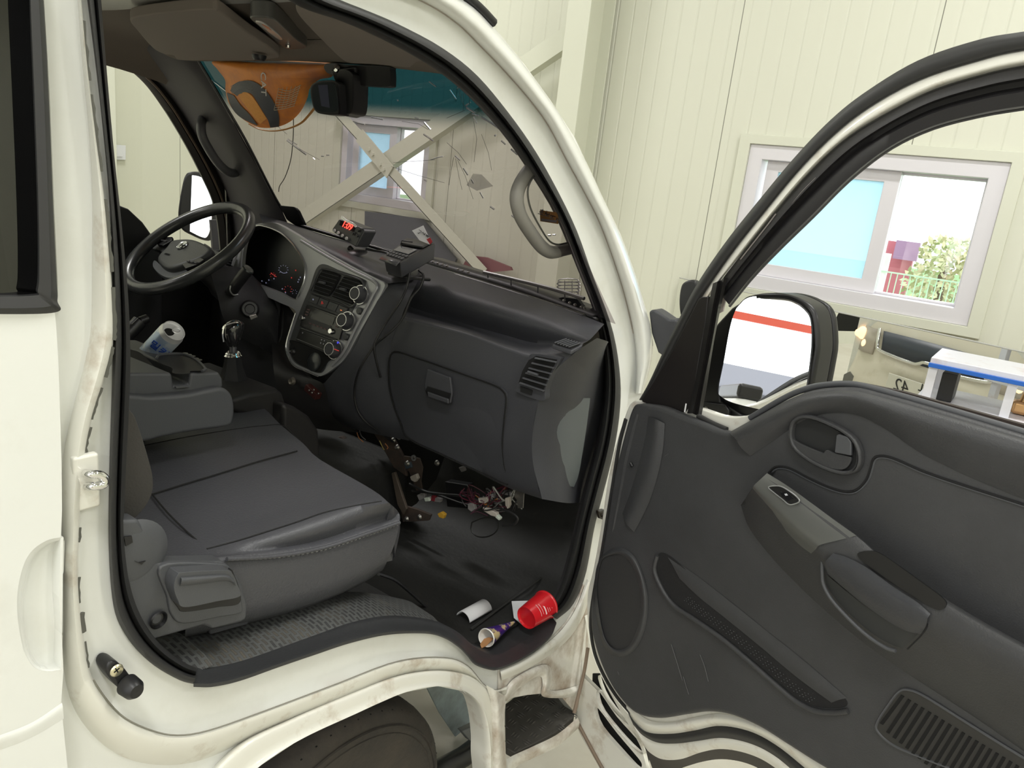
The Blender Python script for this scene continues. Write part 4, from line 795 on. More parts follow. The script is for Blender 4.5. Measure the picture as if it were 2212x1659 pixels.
# gear lever
gs_ = empty('gear_lever', P(510, 850, 'x', -.85)); gs_.parent = TR; gs_.location = WL[gs_.name] - WL['truck']
BT = M('gear_boot', (.014, .014, .015), .45, bump=.3, bscale=60)
c0 = P(505, 858, 'x', -.85); c1 = P(503, 768, 'x', -.85); ax = c1 - c0
lathe('gear_boot', [(.052, 0), (.047, ax.length * .15), (.036, ax.length * .4), (.024, ax.length * .75), (.019, ax.length)], c0, ax, BT, gs_, k=6)
lathe('boot_ring', [(.018, -.003), (.022, 0), (.018, .004)], c1, ax, CHROME, gs_, k=30)
lathe('boot_ring', [(.016, .003), (.019, .006), (.016, .009)], c1, ax, CHROME, gs_, k=30)
tube('gear_shaft', [c1, P(503, 748, 'x', -.85)], .009, M('shaft_grey', (.12, .12, .13), .3, metal=.5), gs_, k=12)
kn = [(.010, 0, 0), (.017, .012, 0), (.021, .03, 0), (.024, .045, .002), (.022, .058, .006), (.012, .066, .008), (.001, .068, .008)]
kb = P(502, 748, 'x', -.85); vs = []; fs = []; K = 20
for r, h, o in kn:
    for j in range(K):
        q = 2 * math.pi * j / K; vs.append(kb + V((math.cos(q) * r * .95, math.sin(q) * r * 1.15 + o, h)))
for i in range(len(kn) - 1):
    for j in range(K): fs.append((i * K + j, i * K + (j + 1) % K, (i + 1) * K + (j + 1) % K, (i + 1) * K + j))
mesh('gear_knob', vs, fs, M('knob_gloss', (.015, .015, .016), .12, coat=.8), gs_, sub=1)
tube('knob_trim', T('x', -.823, '483,738 481,722 484,706 495,700 510,697 520,700'), .0028, CHROME, gs_, n=24, k=6)
# floor console beside the gear lever
slab('gear_console', T('x', -.72, '500,862 540,850 600,840 612,850 622,880 618,930 560,905 505,890'), (-.3, 0, 0), MC['lower_console_plastic'], TR, bevel=.012, seg=3)
slab('seat_riser', T('x', -.68, '612,872 640,880 670,900 690,930 694,980 680,1020 640,980 610,940'), (-.1, 0, 0), MC['lower_console_plastic'], TR, bevel=.012, seg=3)
# ------------------------------------------------------------------ passenger seat
se = empty('passenger_seat', (-.38, .75, .9)); se.parent = TR; se.location = WL[se.name] - WL['truck']
z1 = 1.10
cush = [T('x', -.20, '400,1380 600,1335 700,1300 780,1262 826,1232'), T('x', -.135, '400,1365 600,1322 700,1292 780,1255 832,1222'), T('x', -.125, '400,1310 620,1266 720,1235 800,1200 852,1176'), T('x', -.125, '350,1226 560,1204 700,1182 790,1153 863,1128'),
        T('x', -.145, '345,1218 600,1184 700,1164 790,1133 861,1107'), T('z', z1 + .012, '330,1212 560,1164 690,1128 770,1100 840,1086'), T('z', z1, '290,1165 500,1120 650,1082 740,1058 800,1055'), T('z', z1, '240,1092 440,1034 560,998 620,982 690,992'),
        T('z', z1 + .006, '240,1030 400,990 520,960 590,948 655,958'), T('z', z1 + .004, '310,962 406,943 510,926 570,920 609,920'), T('z', z1, '300,930 406,905 500,890 560,880 580,890')]
cu = loft('seat_cushion', cush, LEATH, se, n=60, m=3, ang=80)
fe = [[r[-1] for r in cush[2:]], [r[-1] + V((-.02, .02, -.05)) for r in cush[2:]], [V((r[-1].x - .03, r[-1].y - .03, max(r[-1].z - .14, .975))) for r in cush[2:]]]
loft('cushion_front', fe, LEATH, se, n=30, m=3, ang=80)
tube('seat_piping', T('x', -.122, '490,1208 600,1201 700,1183 790,1154 863,1129'), .0035, LEATH, cu, n=50, k=8)
ST = M('seat_stitch', (.16, .16, .15), .8)
sp = cr(T('x', -.1195, '500,1211 600,1205 700,1188 790,1159 861,1134'), 160)
for i in range(0, 158, 2):
    if i % 4 == 0: tube('seat_stitch', [sp[i], sp[i + 2]], .0006, ST, cu, k=3, ends=False)
SD = M('seam_shadow', (.012, .012, .012), .9)
for s in ('447,1186 520,1166 571,1150 640,1128 701,1107 770,1092 824,1083', '329,1067 400,1045 473,1023 560,996 642,974', '310,963 406,944 510,927 570,920 609,919 640,945 655,962', '329,1068 360,1105 400,1145 447,1186'):
    tube('cushion_seam', T('z', z1 + (.012 if s[:3] == '447' else .004), s), .0016, SD, cu, n=50, k=5)
bl = T('x', -.16, '250,880 285,890 303,930 320,985 331,1030 330,1062 318,1090 300,1112 285,1122 250,1125')
slab('seat_backrest', cr(bl, 50, True), (-.42, -.03, 0), M('backrest_cloth', (.045, .042, .038), .75, bump=.3, bscale=300), se, bevel=.03, seg=4)
sc_ = T('x', -.105, '255,1120 272,1124 300,1122 314,1145 322,1185 332,1210 352,1216 480,1212 500,1226 524,1262 536,1305 534,1338 520,1346 460,1360 440,1352 330,1384 306,1372 285,1330 272,1250 262,1180')
sd = slab('side_cover', sc_, (-.03, 0, 0), PLASL, se, bevel=.007, seg=3)
slab('cover_step', cr(T('x', -.100, '350,1222 475,1218 496,1230 512,1262 524,1305 520,1325 470,1335 398,1348 372,1330 362,1290'), 60, True), (-.01, 0, 0), PLASL, sd, bevel=.004)
slab('lever_recess', cr(T('x', -.0985, '370,1244 388,1234 488,1230 506,1240 520,1300 470,1312 400,1322 384,1312 368,1284'), 60, True), (-.01, 0, 0), BLACKP, sd, bevel=.002)
lv = slab('recliner_lever', cr(T('x', -.078, '384,1242 400,1236 488,1232 503,1240 513,1262 519,1288 470,1299 400,1312 384,1296 376,1268'), 60, True), (-.022, 0, 0), PLASL, se, bevel=.007, seg=3)
lv2 = loft('lever_ridge', [T('x', -.095, '382,1240 430,1236 490,1236 502,1246'), T('x', -.0745, '392,1250 430,1247 488,1244 505,1255'), T('x', -.0745, '390,1262 430,1258 488,1252 508,1262'), T('x', -.080, '388,1268 430,1264 488,1257 510,1266')], PLASL, se, n=24, m=3, ang=60)
lathe('cover_hole', [(0, -.006), (.009, -.004), (.011, .002), (.013, 0)], P(343, 1340, 'x', -.1005), (1, 0, 0), BLACKP, sd, k=20)
lathe('pivot_cover', [(0, .008), (.03, .008), (.045, .004), (.05, 0)], P(285, 1200, 'x', -.112), (1, 0, 0), PLASL, sd, k=36)
for s in ('268,1160 285,1158 287,1172 272,1180', '292,1212 300,1216 315,1212 306,1220'):
    slab('pivot_slot', T('x', -.1022, s), (-.002, 0, 0), BLACKP, sd)
slab('under_tray', T('x', -.15, '450,1355 520,1340 545,1330 535,1350 455,1372'), (-.2, 0, 0), PLAS, se, bevel=.003)
slab('seat_pedestal', T('x', -.2, '320,1385 460,1362 560,1345 700,1300 690,1330 560,1380 400,1430 340,1430'), (-.35, 0, 0), DARK, se)
# folded centre seat back with cup holders
ce = empty('centre_console', (-.65, .85, 1.15)); ce.parent = TR; ce.location = WL[ce.name] - WL['truck']
slab('console_pad', cr(T('x', -.50, '262,862 330,857 400,852 450,842 480,838 500,850 508,878 505,908 492,922 440,930 400,936 350,946 312,955 262,955'), 70, True), (-.34, 0, 0), PLASL, ce, bevel=.018, seg=4)
zt_ = P(400, 806, 'x', -.52).z
tp = T('z', zt_, '262,745 315,750 350,754 385,752 418,764 448,782 470,797 478,806 474,812')
slab('console_top', [P(262, 806, 'x', -.52), P(372, 806, 'x', -.52), P(376, 833, 'x', -.52), P(408, 831, 'x', -.52), P(412, 806, 'x', -.52), P(474, 804, 'x', -.52), P(481, 818, 'x', -.52), P(483, 838, 'x', -.52), P(440, 846, 'x', -.52), P(262, 860, 'x', -.52)], (-.31, -.0, 0), PLASL, ce, bevel=.006, seg=3)
zz = zt_ + .0015
slab('storage_well', cr(T('z', zz, '262,755 290,757 306,764 322,780 338,798 334,803 300,803 262,803'), 50, True), (0, 0, -.001), DARK, ce)
cw = slab('cup_holder', cr(T('z', zz, '336,773 345,766 372,764 400,766 425,778 442,795 438,800 412,801 408,806 374,806 372,795 350,786'), 60, True), (0, 0, -.001), M('cup_dark', (.014, .014, .015), .5), ce)
tube('cup_rim', T('z', zz + .001, '338,775 345,767 372,764 400,766 425,778 443,796 436,801'), .0028, PLASL, ce, n=40, k=6)
slab('console_edge', T('x', -.517, '376,834 378,838 408,836 408,831'), (.004, 0, 0), PLASL, ce, bevel=.001)
for a, b in ((400, 769), (408, 772), (416, 775), (423, 780), (430, 783)): lathe('coin', [(0, .001), (.006, .001), (.006, 0)], P(a, b - 5, 'z', zz), (0, 0, 1), M('dull_coin', (.12, .12, .11), .3, metal=.8), ce, k=14)
# parking brake grip
hb_ = tube('parking_brake', [P(262, 735, 'x', -1.0), P(285, 712, 'x', -1.0), P(302, 694, 'x', -1.0)], .017, BLACKP, TR, n=10, k=14)
tube('brake_button', [P(302, 694, 'x', -1.0), P(318, 688, 'x', -1.0)], .011, BLACKP, hb_, k=12)
tube('brake_highlight', [P(284, 700, 'x', -.985), P(298, 687, 'x', -.985)], .0012, M('trim_line'), hb_, k=4)
# ------------------------------------------------------------------ loose things
# drink can standing tilted in the rear of the console
ct = P(376, 714, 'x', -.66); vd = (CAM - ct).normalized(); e_ = P(376, 714, 'x', -.66) - P(340, 752, 'x', -.66); e_ = (e_ - vd * e_.dot(vd)).normalized()
ax = (vd * .70 + e_ * .71).normalized(); h = .115; r = .0262; cb = ct - ax * h
CANM = M('can_white_blue', (.62, .68, .74), .3, metal=.4, col2=(.40, .50, .66), vscale=14, thr=(.5, .55))
can = lathe('drink_can', [(0, 0), (r * .8, 0), (r, .006), (r, h - .012), (r * .88, h - .003), (r * .9, h), (r * .84, h), (r * .82, h - .004), (0, h - .004)], cb, ax, [CANM, M('can_aluminium', (.80, .80, .82), .35, metal=.45)], k=40, mi=[0, 0, 0, 1, 1, 1, 1, 1])
tag(can, 'opened silver and blue drink can standing in the grey seat console', 'drink can')
u = ax.orthogonal().normalized(); side = ax.cross(V((0, 0, 1))).normalized(); fw_ = side.cross(ax)
oc = ct - ax * .0035
slab('can_opening', [oc + (side * math.cos(q) * .012 + fw_ * math.sin(q) * .009) + side * .010 for q in [i * .39 for i in range(16)]], ax * .0006, DARK, can)
tube('pull_tab', [oc + ax * .0015 + (side * math.cos(q) * .009 + fw_ * math.sin(q) * .006) - side * .007 for q in [i * .52 for i in range(12)]], .0013, M('can_aluminium'), can, closed=True, k=6)
d_ = (CAM - cb); d_ = (d_ - ax * d_.dot(ax)).normalized(); sx = ax.cross(d_)
text('can_lettering', '\ubc00\ud0a4', cb + ax * (h * .64) + d_ * (r + .0008) + sx * .004, sx, ax, .024, M('can_blue_ink', (.01, .06, .40), .4), can)
# rubbish on the cab floor
fz = zf + .001
def onf(px, py, z=0): return P(px, py, 'z', fz + z)
# red paper cup lying on its side, base towards the camera
b0 = onf(1136, 1341, .030); b1 = onf(1168, 1322, .030); ax = (b1 - b0).normalized(); ax.z = 0; ax.normalize()
RC = M('red_cup_paper', (.62, .012, .02), .3, coat=.4, spec=.6); CR_ = M('cup_inside', (.8, .8, .8), .5)
cup = lathe('paper_cup', [(0, .006), (.026, .006), (.0275, .0), (.0285, .0), (.029, .004), (.035, .075), (.037, .077), (.037, .080), (.034, .079), (.028, .008)], b0 + V((0, 0, .008)), ax + V((0, 0, .08)), RC, k=44)
tag(cup, 'red paper cup lying on its side on the black cab floor', 'cup')
d_ = (CAM - b0); dd_ = (d_ - ax * d_.dot(ax)).normalized(); sx = ax.cross(dd_)
PR = M('cup_print', (.9, .62, .62), .5)
for i, (t, w_, hh) in enumerate(((.02, .03, .0012), (.028, .026, .001), (.036, .034, .004), (.046, .03, .001), (.052, .03, .001), (.06, .022, .001))):
    rr = .0292 + .006 * t / .075
    vs = []
    for k in range(9):
        q = (k / 8 - .5) * w_ / rr; dv_ = dd_ * math.cos(q) + sx * math.sin(q)
        vs += [b0 + V((0, 0, .008)) + ax * t + dv_ * (rr + .0022), b0 + V((0, 0, .008)) + ax * (t + hh) + dv_ * (rr + .0022 + hh * .1)]
    mesh('cup_printing', vs, [(2 * k, 2 * k + 1, 2 * k + 3, 2 * k + 2) for k in range(8)], PR, cup)
# white folded card under the cup
cd_ = tag(slab('card_flap', [onf(1105, 1299, .004), onf(1152, 1298, .02), onf(1150, 1330, .016), onf(1128, 1350, .006), onf(1110, 1335, .004)], (0, 0, .0008), WHT), 'white curved card flap lying behind the red cup', 'card')
# white half tube of card
e0, e1 = onf(1000, 1340), onf(1048, 1313); ax = (e1 - e0).normalized(); sdv = ax.cross(V((0, 0, 1)))
vs = []; fs = []; n_ = 18
for i in range(2):
    for k in range(n_):
        q = math.pi * (.06 + .88 * k / (n_ - 1)); vs.append((e0 if i == 0 else e1) + sdv * math.cos(q) * .023 + V((0, 0, math.sin(q) * .023)))
fs = [(k, k + 1, n_ + k + 1, n_ + k) for k in range(n_ - 1)]
tag(mesh('card_sleeve', vs, fs, M('matte_white_card', (.80, .80, .82), .7), None, solid=.0012), 'white half-round card sleeve lying on the black cab floor', 'card')
# purple cone wrapper
k0 = onf(1050, 1378, .021); k1 = onf(1112, 1343, .004); ax = (k1 - k0); L_ = ax.length
PUR = M('purple_cone_wrapper', (.045, .015, .17), .35, col2=(.62, .50, .26), vscale=26, thr=(.52, .56))
cone = lathe('ice_cream_cone_wrapper', [(.0195, .001), (.0215, -.001), (.0225, .002), (.0215, .004), (.002, L_), (0, L_)], k0, ax, [M('cone_white', (.85, .83, .8), .5), PUR], k=36, mi=[0, 0, 0, 1, 1])
tag(cone, 'purple paper cone wrapper with a white open mouth on the cab floor', 'wrapper')
lathe('cone_lining', [(.0195, .001), (.003, L_ * .8)], k0, ax, M('cone_white'), cone, k=36)
sp_ = cone
slab('ice_cream_stick', [onf(a, b, z_) for a, b, z_ in ((1037, 1393, .002), (1046, 1381, .006), (1056, 1378, .012), (1066, 1380, .014), (1060, 1386, .008), (1050, 1396, .002), (1040, 1401, .002))], (0, 0, .002), M('tan_cardboard', (.48, .24, .10), .7), cone)
# taxi style meter with a red display
mc = Tq('732,473,1.55 783,493,1.545 786,500,1.545 768,534,1.53 717,500,1.535 717,494,1.535', 0)
MB_ = M('meter_grey', (.05, .052, .056), .35)
mt_ = slab('fare_meter', mc, (.012, .04, .0), MB_, None, bevel=.004, seg=3)
tag(mt_, 'small grey meter with a glowing red display standing on the dashboard', 'meter')
MP = lambda a, b, o=0: pl(a, b, mc[0] + V((0, -.002 - o, 0)), (mc[1] - mc[0]).cross(mc[4] - mc[0]))
slab('meter_window', [MP(a, b) for a, b in S('735,476 766,488 762,500 733,486')], (0, .001, 0), DARK, mt_)
RD = M('red_led', (1, .05, .02), .5, emit=(1, .03, .02), es=6.)
text('meter_digits', '1:09', MP(750, 488, .001), (MP(765, 495) - MP(738, 482)), (MP(740, 478) - MP(736, 488)), .026, RD, mt_, ext=.0005)
slab('chrome_trim', [MP(a, b, .001) for a, b in S('738,466 748,474 762,481 769,487 768,492 760,486 745,479 735,472')], (0, .004, 0), M('meter_chrome', (.8, .8, .82), .15, metal=.8), mt_, bevel=.001)
for a, b in ((723, 498), (731, 503), (740, 509), (749, 515), (762, 504), (774, 497), (772, 509)):
    lathe('meter_button', [(0, .003), (.0045, .003), (.005, 0)], MP(a, b), (0, -1, .1), BLACKP if a > 755 else WHT, mt_, k=12)
lathe('meter_base', [(0, .008), (.012, .008), (.03, .004), (.034, 0)], P(768, 547, 'y', 1.53), (0, -.3, 1), BLACKP, mt_, k=28)
tube('base_arm', [P(755, 535, 'y', 1.54), P(766, 546, 'y', 1.54), P(778, 545, 'y', 1.55)], .008, BLACKP, mt_, k=8)
# card terminal (dark box with keys and a small screen)
zt2 = P(828, 553, 'y', 1.43).z
ta, tb, tc_, td = P(828, 553, 'z', zt2), P(864, 566, 'z', zt2), P(941, 525, 'z', zt2 + .032), P(878, 517, 'z', zt2 + .032)
dn = V((0, .0, -.042))
TM = M('terminal_black', (.018, .018, .02), .4)
te = mesh('card_terminal', [ta, tb, tc_, td, ta + dn + V((0, .015, 0)), tb + dn + V((0, .01, 0)), tc_ + dn * 1.1, td + dn * 1.1], [(0, 1, 2, 3), (7, 6, 5, 4), (0, 4, 5, 1), (1, 5, 6, 2), (2, 6, 7, 3), (3, 7, 4, 0)], TM, None, bevel=.004, seg=2)
tag(te, 'black card terminal with small grey screen and keys on the dashboard', 'card terminal')
def tt(u_, v_, o=.001): return ta.lerp(tb, u_).lerp(td.lerp(tc_, u_), v_) + V((0, 0, o))
slab('terminal_screen', [tt(.12, .32), tt(.85, .30), tt(.85, .55), tt(.12, .56)], (0, 0, .0015), M('screen_grey', (.11, .12, .145), .15), te)
for i in range(2):
    for j in range(6): slab('terminal_key', [tt(.06 + j * .155, .07 + i * .11), tt(.17 + j * .155, .07 + i * .11), tt(.17 + j * .155, .14 + i * .11), tt(.06 + j * .155, .14 + i * .11)], (0, 0, .0025), PLASL, te)
slab('printer_cover', [tt(.05, .64), tt(.95, .64), tt(.95, .95), tt(.05, .95)], (0, 0, .006), TM, te, bevel=.002)
tube('printer_bar', [tt(.1, .62, .004), tt(.1, .66, .012), tt(.5, .68, .012)], .0015, BLACKP, te, k=6)
lf = mesh('front_lip', [ta, tb, tb + V((-.0, -.012, -.010)), ta + V((0, -.012, -.010))], [(0, 1, 2, 3)], M('lip_grey', (.10, .10, .105), .3), te, solid=.003)
tube('terminal_bracket', [P(872, 582, 'y', 1.45), P(880, 596, 'y', 1.46), P(915, 603, 'y', 1.50), P(928, 604, 'y', 1.52)], .0045, BLACKP, te, n=14, k=6)
tube('terminal_bracket', [P(840, 590, 'y', 1.45), P(880, 600, 'y', 1.46), P(910, 596, 'y', 1.50)], .004, BLACKP, te, n=14, k=6)
# name card propped behind the terminal
cdp = Tq('890,498,1.60 914,487,1.60 926,512,1.59 934,522,1.58 928,528,1.57 906,519,1.575', 0)
nc = tag(slab('name_card', cdp, (.0, .0012, 0), WHT), 'small white and red name card propped behind the card terminal', 'card')
slab('card_corner', Tq('921,517 929,513 934,522 929,528', 1.567), (0, .0008, 0), M('card_red', (.55, .03, .05), .5), nc)
text('card_writing', '\uace0\uc5ec\uc068', P(914, 508, 'y', 1.588), (1, 0, -.35), (.3, 0, 1), .016, M('ink_dark', (.05, .05, .06), .5), nc)
# dark handset at the driver's end of the dash top
tag(slab('phone_holder', [WS(a, b, .03) for a, b in S('602,443 634,446 640,452 655,484 632,484 618,474')], (.004, .014, -.004), BLACKP, None, bevel=.003), 'flat black device standing in the driver-side corner of the windscreen', 'phone holder')
# cables from the dashboard
CB = M('cable_black', (.014, .014, .015), .4)
tag(tube('power_cable', [P(*q) for q in ((905, 584, 'y', 1.47), (915, 596, 'y', 1.46), (908, 620, 'y', 1.45), (888, 645, 'y', 1.435), (868, 690, 'y', 1.425), (838, 722, 'y', 1.405), (811, 745, 'y', 1.395), (778, 795, 'y', 1.375), (766, 840, 'y', 1.385), (770, 880, 'y', 1.395), (787, 908, 'y', 1.41), (815, 930, 'y', 1.45), (850, 955, 'y', 1.52))], .0032, CB, None, n=110, k=8), 'black cable looping from the card terminal down past the radio', 'cable')
tag(tube('power_cable', [P(*q) for q in ((885, 590, 'y', 1.455), (878, 622, 'y', 1.445), (862, 655, 'y', 1.42), (832, 700, 'y', 1.405), (812, 735, 'y', 1.39), (808, 752, 'y', 1.388), (814, 785, 'y', 1.40), (822, 815, 'y', 1.42))], .003, CB, None, n=80, k=8), 'black cable ending beside the glove box, right of the longer loop', 'cable')
tag(tube('power_cable', [P(*q) for q in ((790, 538, 'y', 1.56), (808, 541, 'y', 1.57), (832, 545, 'y', 1.56), (850, 552, 'y', 1.55))], .0035, CB, None, n=20, k=6), 'short dark cable between the red-display meter and the card terminal', 'cable')
tag(tube('aerial_cable', [WS(a, b, .004) for a, b in S('633,215 634,262 633,300 628,345 616,382 604,402 602,414')], .0013, CB, None, n=50, k=5), 'thin dark cable hanging down the inside of the windscreen', 'cable')
# dash camera and rear view mirror
rm = empty('rear_view_mirror', WS(770, 165, .06)); rm.parent = TR; rm.location = WL[rm.name] - WL['truck']
slab('mirror_shell', cr([WS(a, b, .06) for a, b in S('700,142 712,136 765,140 835,143 842,150 843,178 838,187 800,186 765,182 745,170 712,160 702,152')], 60, True), (0, .02, 0), BLACKP, rm, bevel=.006, seg=3)
lathe('mirror_ball', [(0, .006), (.008, .004), (.01, 0)], WS(728, 148, .066), (0, -1, 0), CHROME, rm, k=16)
dc = slab('dash_camera', cr([WS(a, b, .105) for a, b in S('669,190 678,178 700,173 726,176 731,200 733,243 724,248 700,247 684,243 676,232 671,212')], 60, True), (.006, .03, 0), BLACKP, None, bevel=.006, seg=3)
tag(dc, 'black dash camera with small grey screen mounted high on the windscreen', 'dash camera')
slab('camera_face', cr([WS(a, b, .1065) for a, b in S('674,191 681,182 700,178 722,181 727,200 729,238 700,242 685,238 679,230 675,212')], 50, True), (0, .001, 0), M('camera_gloss', (.035, .042, .045), .15, coat=.5), dc)
slab('camera_screen', [WS(a, b, .1085) for a, b in S('687,184 707,183 712,233 694,229')], (0, .001, 0), M('camera_screen', (.085, .09, .13), .12), dc)
slab('camera_mount', cr([WS(a, b, .085) for a, b in S('728,160 742,150 760,160 763,200 760,240 748,247 734,246 730,200')], 40, True), (.0, .05, 0), BLACKP, dc, bevel=.008, seg=3)
slab('mount_arm', [WS(a, b, .07) for a, b in S('712,150 765,142 768,180 745,190 722,176')], (0, .04, 0), BLACKP, dc, bevel=.006)
# sticker on the windscreen
ns = tag(slab('warning_sticker', [WS(a, b, -.004) for a, b in S('1166,454 1205,459 1206,484 1167,478')], (0, .0006, 0), M('sticker_orange', (.62, .34, .10), .6)), 'orange novice driver sticker on the windscreen behind the grab handle', 'sticker')
q = WS(1188, 465, -.001); text('sticker_text', '\ucd08\ubcf4\uc6b4\uc804', q, (1, 0, -.12), (0, .5, 1), .018, M('ink_dark', (.05, .05, .06), .5), ns)
slab('sticker_strip', [WS(a, b, -.0035) for a, b in S('1169,472 1202,476 1202,481 1169,477')], (0, .0006, 0), M('strip_grey', (.4, .4, .42), .5), ns)
tag(slab('clear_patch', [WS(a, b, -.002) for a, b in S('1022,375 1040,377 1065,402 1030,412 1008,400')], (0, .0005, 0), glassmat('tape_film', (.92, .92, .92), .22, .9)), 'clear tape patch stuck on the cracked windscreen', 'tape')
# reflection of an orange cap with a dark band, built solid against the glass
OR = M('orange_reflection', (.60, .19, .035), .4, spec=.4); OR2 = M('orange_brown_reflection', (.42, .12, .045), .4)
oh = tag(empty('orange_cap_reflection', WS(590, 150, .03)), 'orange cap with a black band, a windscreen reflection built as a solid shape', 'cap')
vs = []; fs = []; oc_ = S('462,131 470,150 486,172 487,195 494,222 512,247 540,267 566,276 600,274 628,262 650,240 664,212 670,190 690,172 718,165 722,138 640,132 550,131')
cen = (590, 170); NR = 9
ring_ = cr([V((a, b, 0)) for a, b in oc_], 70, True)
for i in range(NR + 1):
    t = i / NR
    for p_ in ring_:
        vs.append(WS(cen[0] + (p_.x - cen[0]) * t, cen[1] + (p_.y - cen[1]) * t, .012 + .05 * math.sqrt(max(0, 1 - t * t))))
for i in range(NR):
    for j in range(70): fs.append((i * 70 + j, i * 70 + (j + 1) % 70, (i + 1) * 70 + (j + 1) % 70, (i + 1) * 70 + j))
mesh('cap_reflection_crown', vs, fs, M('orange_cap_reflection_colour', (.95, .34, .06), .5, col2=(.62, .22, .09), vscale=9, thr=(.4, .7)), oh, ang=80)
def capo(s, o=.066, base=.0):
    r = []
    for a, b in (S(s) if isinstance(s, str) else s):
        best = 1.; dx, dy = a - cen[0], b - cen[1]
        # distance fraction to the outline
        ang_ = math.atan2(dy, dx); m_ = min(ring_, key=lambda p: abs((math.atan2(p.y - cen[1], p.x - cen[0]) - ang_ + math.pi) % (2 * math.pi) - math.pi))
        t = min(1, math.hypot(dx, dy) / max(1, math.hypot(m_.x - cen[0], m_.y - cen[1])))
        r.append(WS(a, b, .012 + .05 * math.sqrt(max(0, 1 - t * t)) + .003))
    return r
def capstrip(name, A, B, mat, n=40):
    RA, RB = capo([(p.x, p.y) for p in cr([V((a, b, 0)) for a, b in S(A)], n)]), capo([(p.x, p.y) for p in cr([V((a, b, 0)) for a, b in S(B)], n)])
    mid = capo([((p.x), (p.y)) for p in [a.lerp(b, .5) for a, b in zip(cr([V((a, b, 0)) for a, b in S(A)], n), cr([V((a, b, 0)) for a, b in S(B)], n))]])
    return loft(name, [RA, mid, RB], mat, oh, n=n, ang=80)
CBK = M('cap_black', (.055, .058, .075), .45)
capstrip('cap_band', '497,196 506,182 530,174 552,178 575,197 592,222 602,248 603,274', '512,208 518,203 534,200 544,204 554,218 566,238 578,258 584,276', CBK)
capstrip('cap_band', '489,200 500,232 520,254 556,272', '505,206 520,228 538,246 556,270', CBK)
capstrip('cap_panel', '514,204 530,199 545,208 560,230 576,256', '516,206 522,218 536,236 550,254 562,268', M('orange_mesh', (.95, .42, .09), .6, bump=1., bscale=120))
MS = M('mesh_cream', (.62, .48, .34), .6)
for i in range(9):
    t = i / 8; tube('cap_reflection_mesh', capo([(p.x, p.y) for p in cr([V((604 - 12 * t, 192 + 46 * t, 0)), V((625 - 10 * t, 196 + 38 * t, 0)), V((650 - 14 * t, 184 + 44 * t, 0))], 14)]), .0011, MS, oh, k=4)
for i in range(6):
    t = i / 5; tube('cap_reflection_mesh', capo([(p.x, p.y) for p in cr([V((602 + 46 * t, 190 - 6 * t, 0)), V((597 + 42 * t, 215, 0)), V((592 + 42 * t, 238 - 8 * t, 0))], 14)]), .0007, MS, oh, k=4)
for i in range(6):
    t = i / 5; tube('cap_reflection_mesh', capo([(p.x, p.y) for p in cr([V((498 + 2 * t, 187 + 16 * t, 0)), V((520, 176 + 14 * t, 0)), V((545, 182 + 14 * t, 0))], 12)]), .0007, M('mesh_reflection_grey', (.3, .3, .3), .5), oh, k=4)
q = capo('577,183')[0] + V((0, -.006, 0)); text('cap_reflection_lettering', 'CAT', q + V((0, -.006, 0)), (-.05, .1, -1), (1, 0, 0), .030, M('cap_reflection_white', (.8, .78, .75), .5), oh)
tube('cap_reflection_rim', [WS(a, b, .012) for a, b in S('538,268 560,279 590,283 622,278 650,266 668,248 684,228 700,212')], .0045, M('amber_rim_reflection', (.62, .30, .08), .3), oh, n=40, k=8, flat=.4)
# ------------------------------------------------------------------ exposed wiring below the glove box
und = empty('underdash_bracket', P(900, 1000, 'y', 1.6)); und.parent = TR; und.location = WL[und.name] - WL['truck']
def yb(s, y): return T('y', y, s)
slab('bracket_plate', yb('872,985 905,990 912,1010 908,1040 912,1062 900,1062 884,1020 874,1010', 1.58), (0, .006, 0), RUST, und, bevel=.001)
slab('bracket_plate', yb('845,1022 852,1020 868,1070 878,1100 870,1112 858,1090', 1.58), (0, .01, 0), M('brown_bar', (.12, .095, .075), .6, metal=.3), und, bevel=.002)
slab('bracket_plate', yb('862,1090 900,1100 930,1112 925,1125 870,1128', 1.6), (0, .01, 0), RUST, und, bevel=.002)
slab('pedal_bracket', yb('720,945 735,943 765,975 760,990 748,985 722,965', 1.62), (0, .02, 0), RUST, und, bevel=.004)
slab('pedal_bracket', yb('772,975 800,978 828,1010 825,1022 800,1018 775,998', 1.62), (0, .02, 0), RUST, und, bevel=.004)
slab('bracket_arm', yb('800,925 840,930 870,985 878,1030 850,1010 830,975', 1.60), (0, .01, 0), RUST, und, bevel=.003)
for a, b in ((849, 951), (862, 944), (858, 966), (880, 1001), (944, 1000), (878, 1121), (906, 1117)):
    lathe('bracket_bolt', [(0, .006), (.005, .006), (.007, .003), (.009, 0)], P(a, b, 'y', 1.575), (0, -1, .1), STEEL, und, k=8)
lathe('bracket_eye', [(.005, .0), (.005, .004), (.009, .004), (.009, 0)], P(895, 989, 'y', 1.572), (0, -1, 0), M('bright_rim'), und, k=16)
slab('floor_bracket', yb('1098,1058 1112,1058 1132,1066 1130,1098 1118,1098 1116,1080', 1.52), (0, .003, 0), STEEL, und, bevel=.001)
slab('module_box', yb('960,1040 1010,1048 1015,1100 965,1095', 1.62), (0, .03, 0), BLACKP, und, bevel=.003)
ha = empty('wiring_harness', P(1050, 1080, 'y', 1.55)); ha.parent = TR; ha.location = WL[ha.name] - WL['truck']
WC_ = [M('wire_' + n, c, .5) for n, c in (('black', (.012, .012, .012)), ('maroon', (.07, .008, .02)), ('pink', (.16, .05, .09)), ('grey', (.12, .12, .12)), ('white', (.35, .35, .33)), ('orange', (.5, .18, .05)))]
random.seed(11)
tube('wire', yb('885,1045 920,1062 960,1068 1000,1072 1040,1085', 1.56), .004, WC_[0], ha, n=30, k=6)
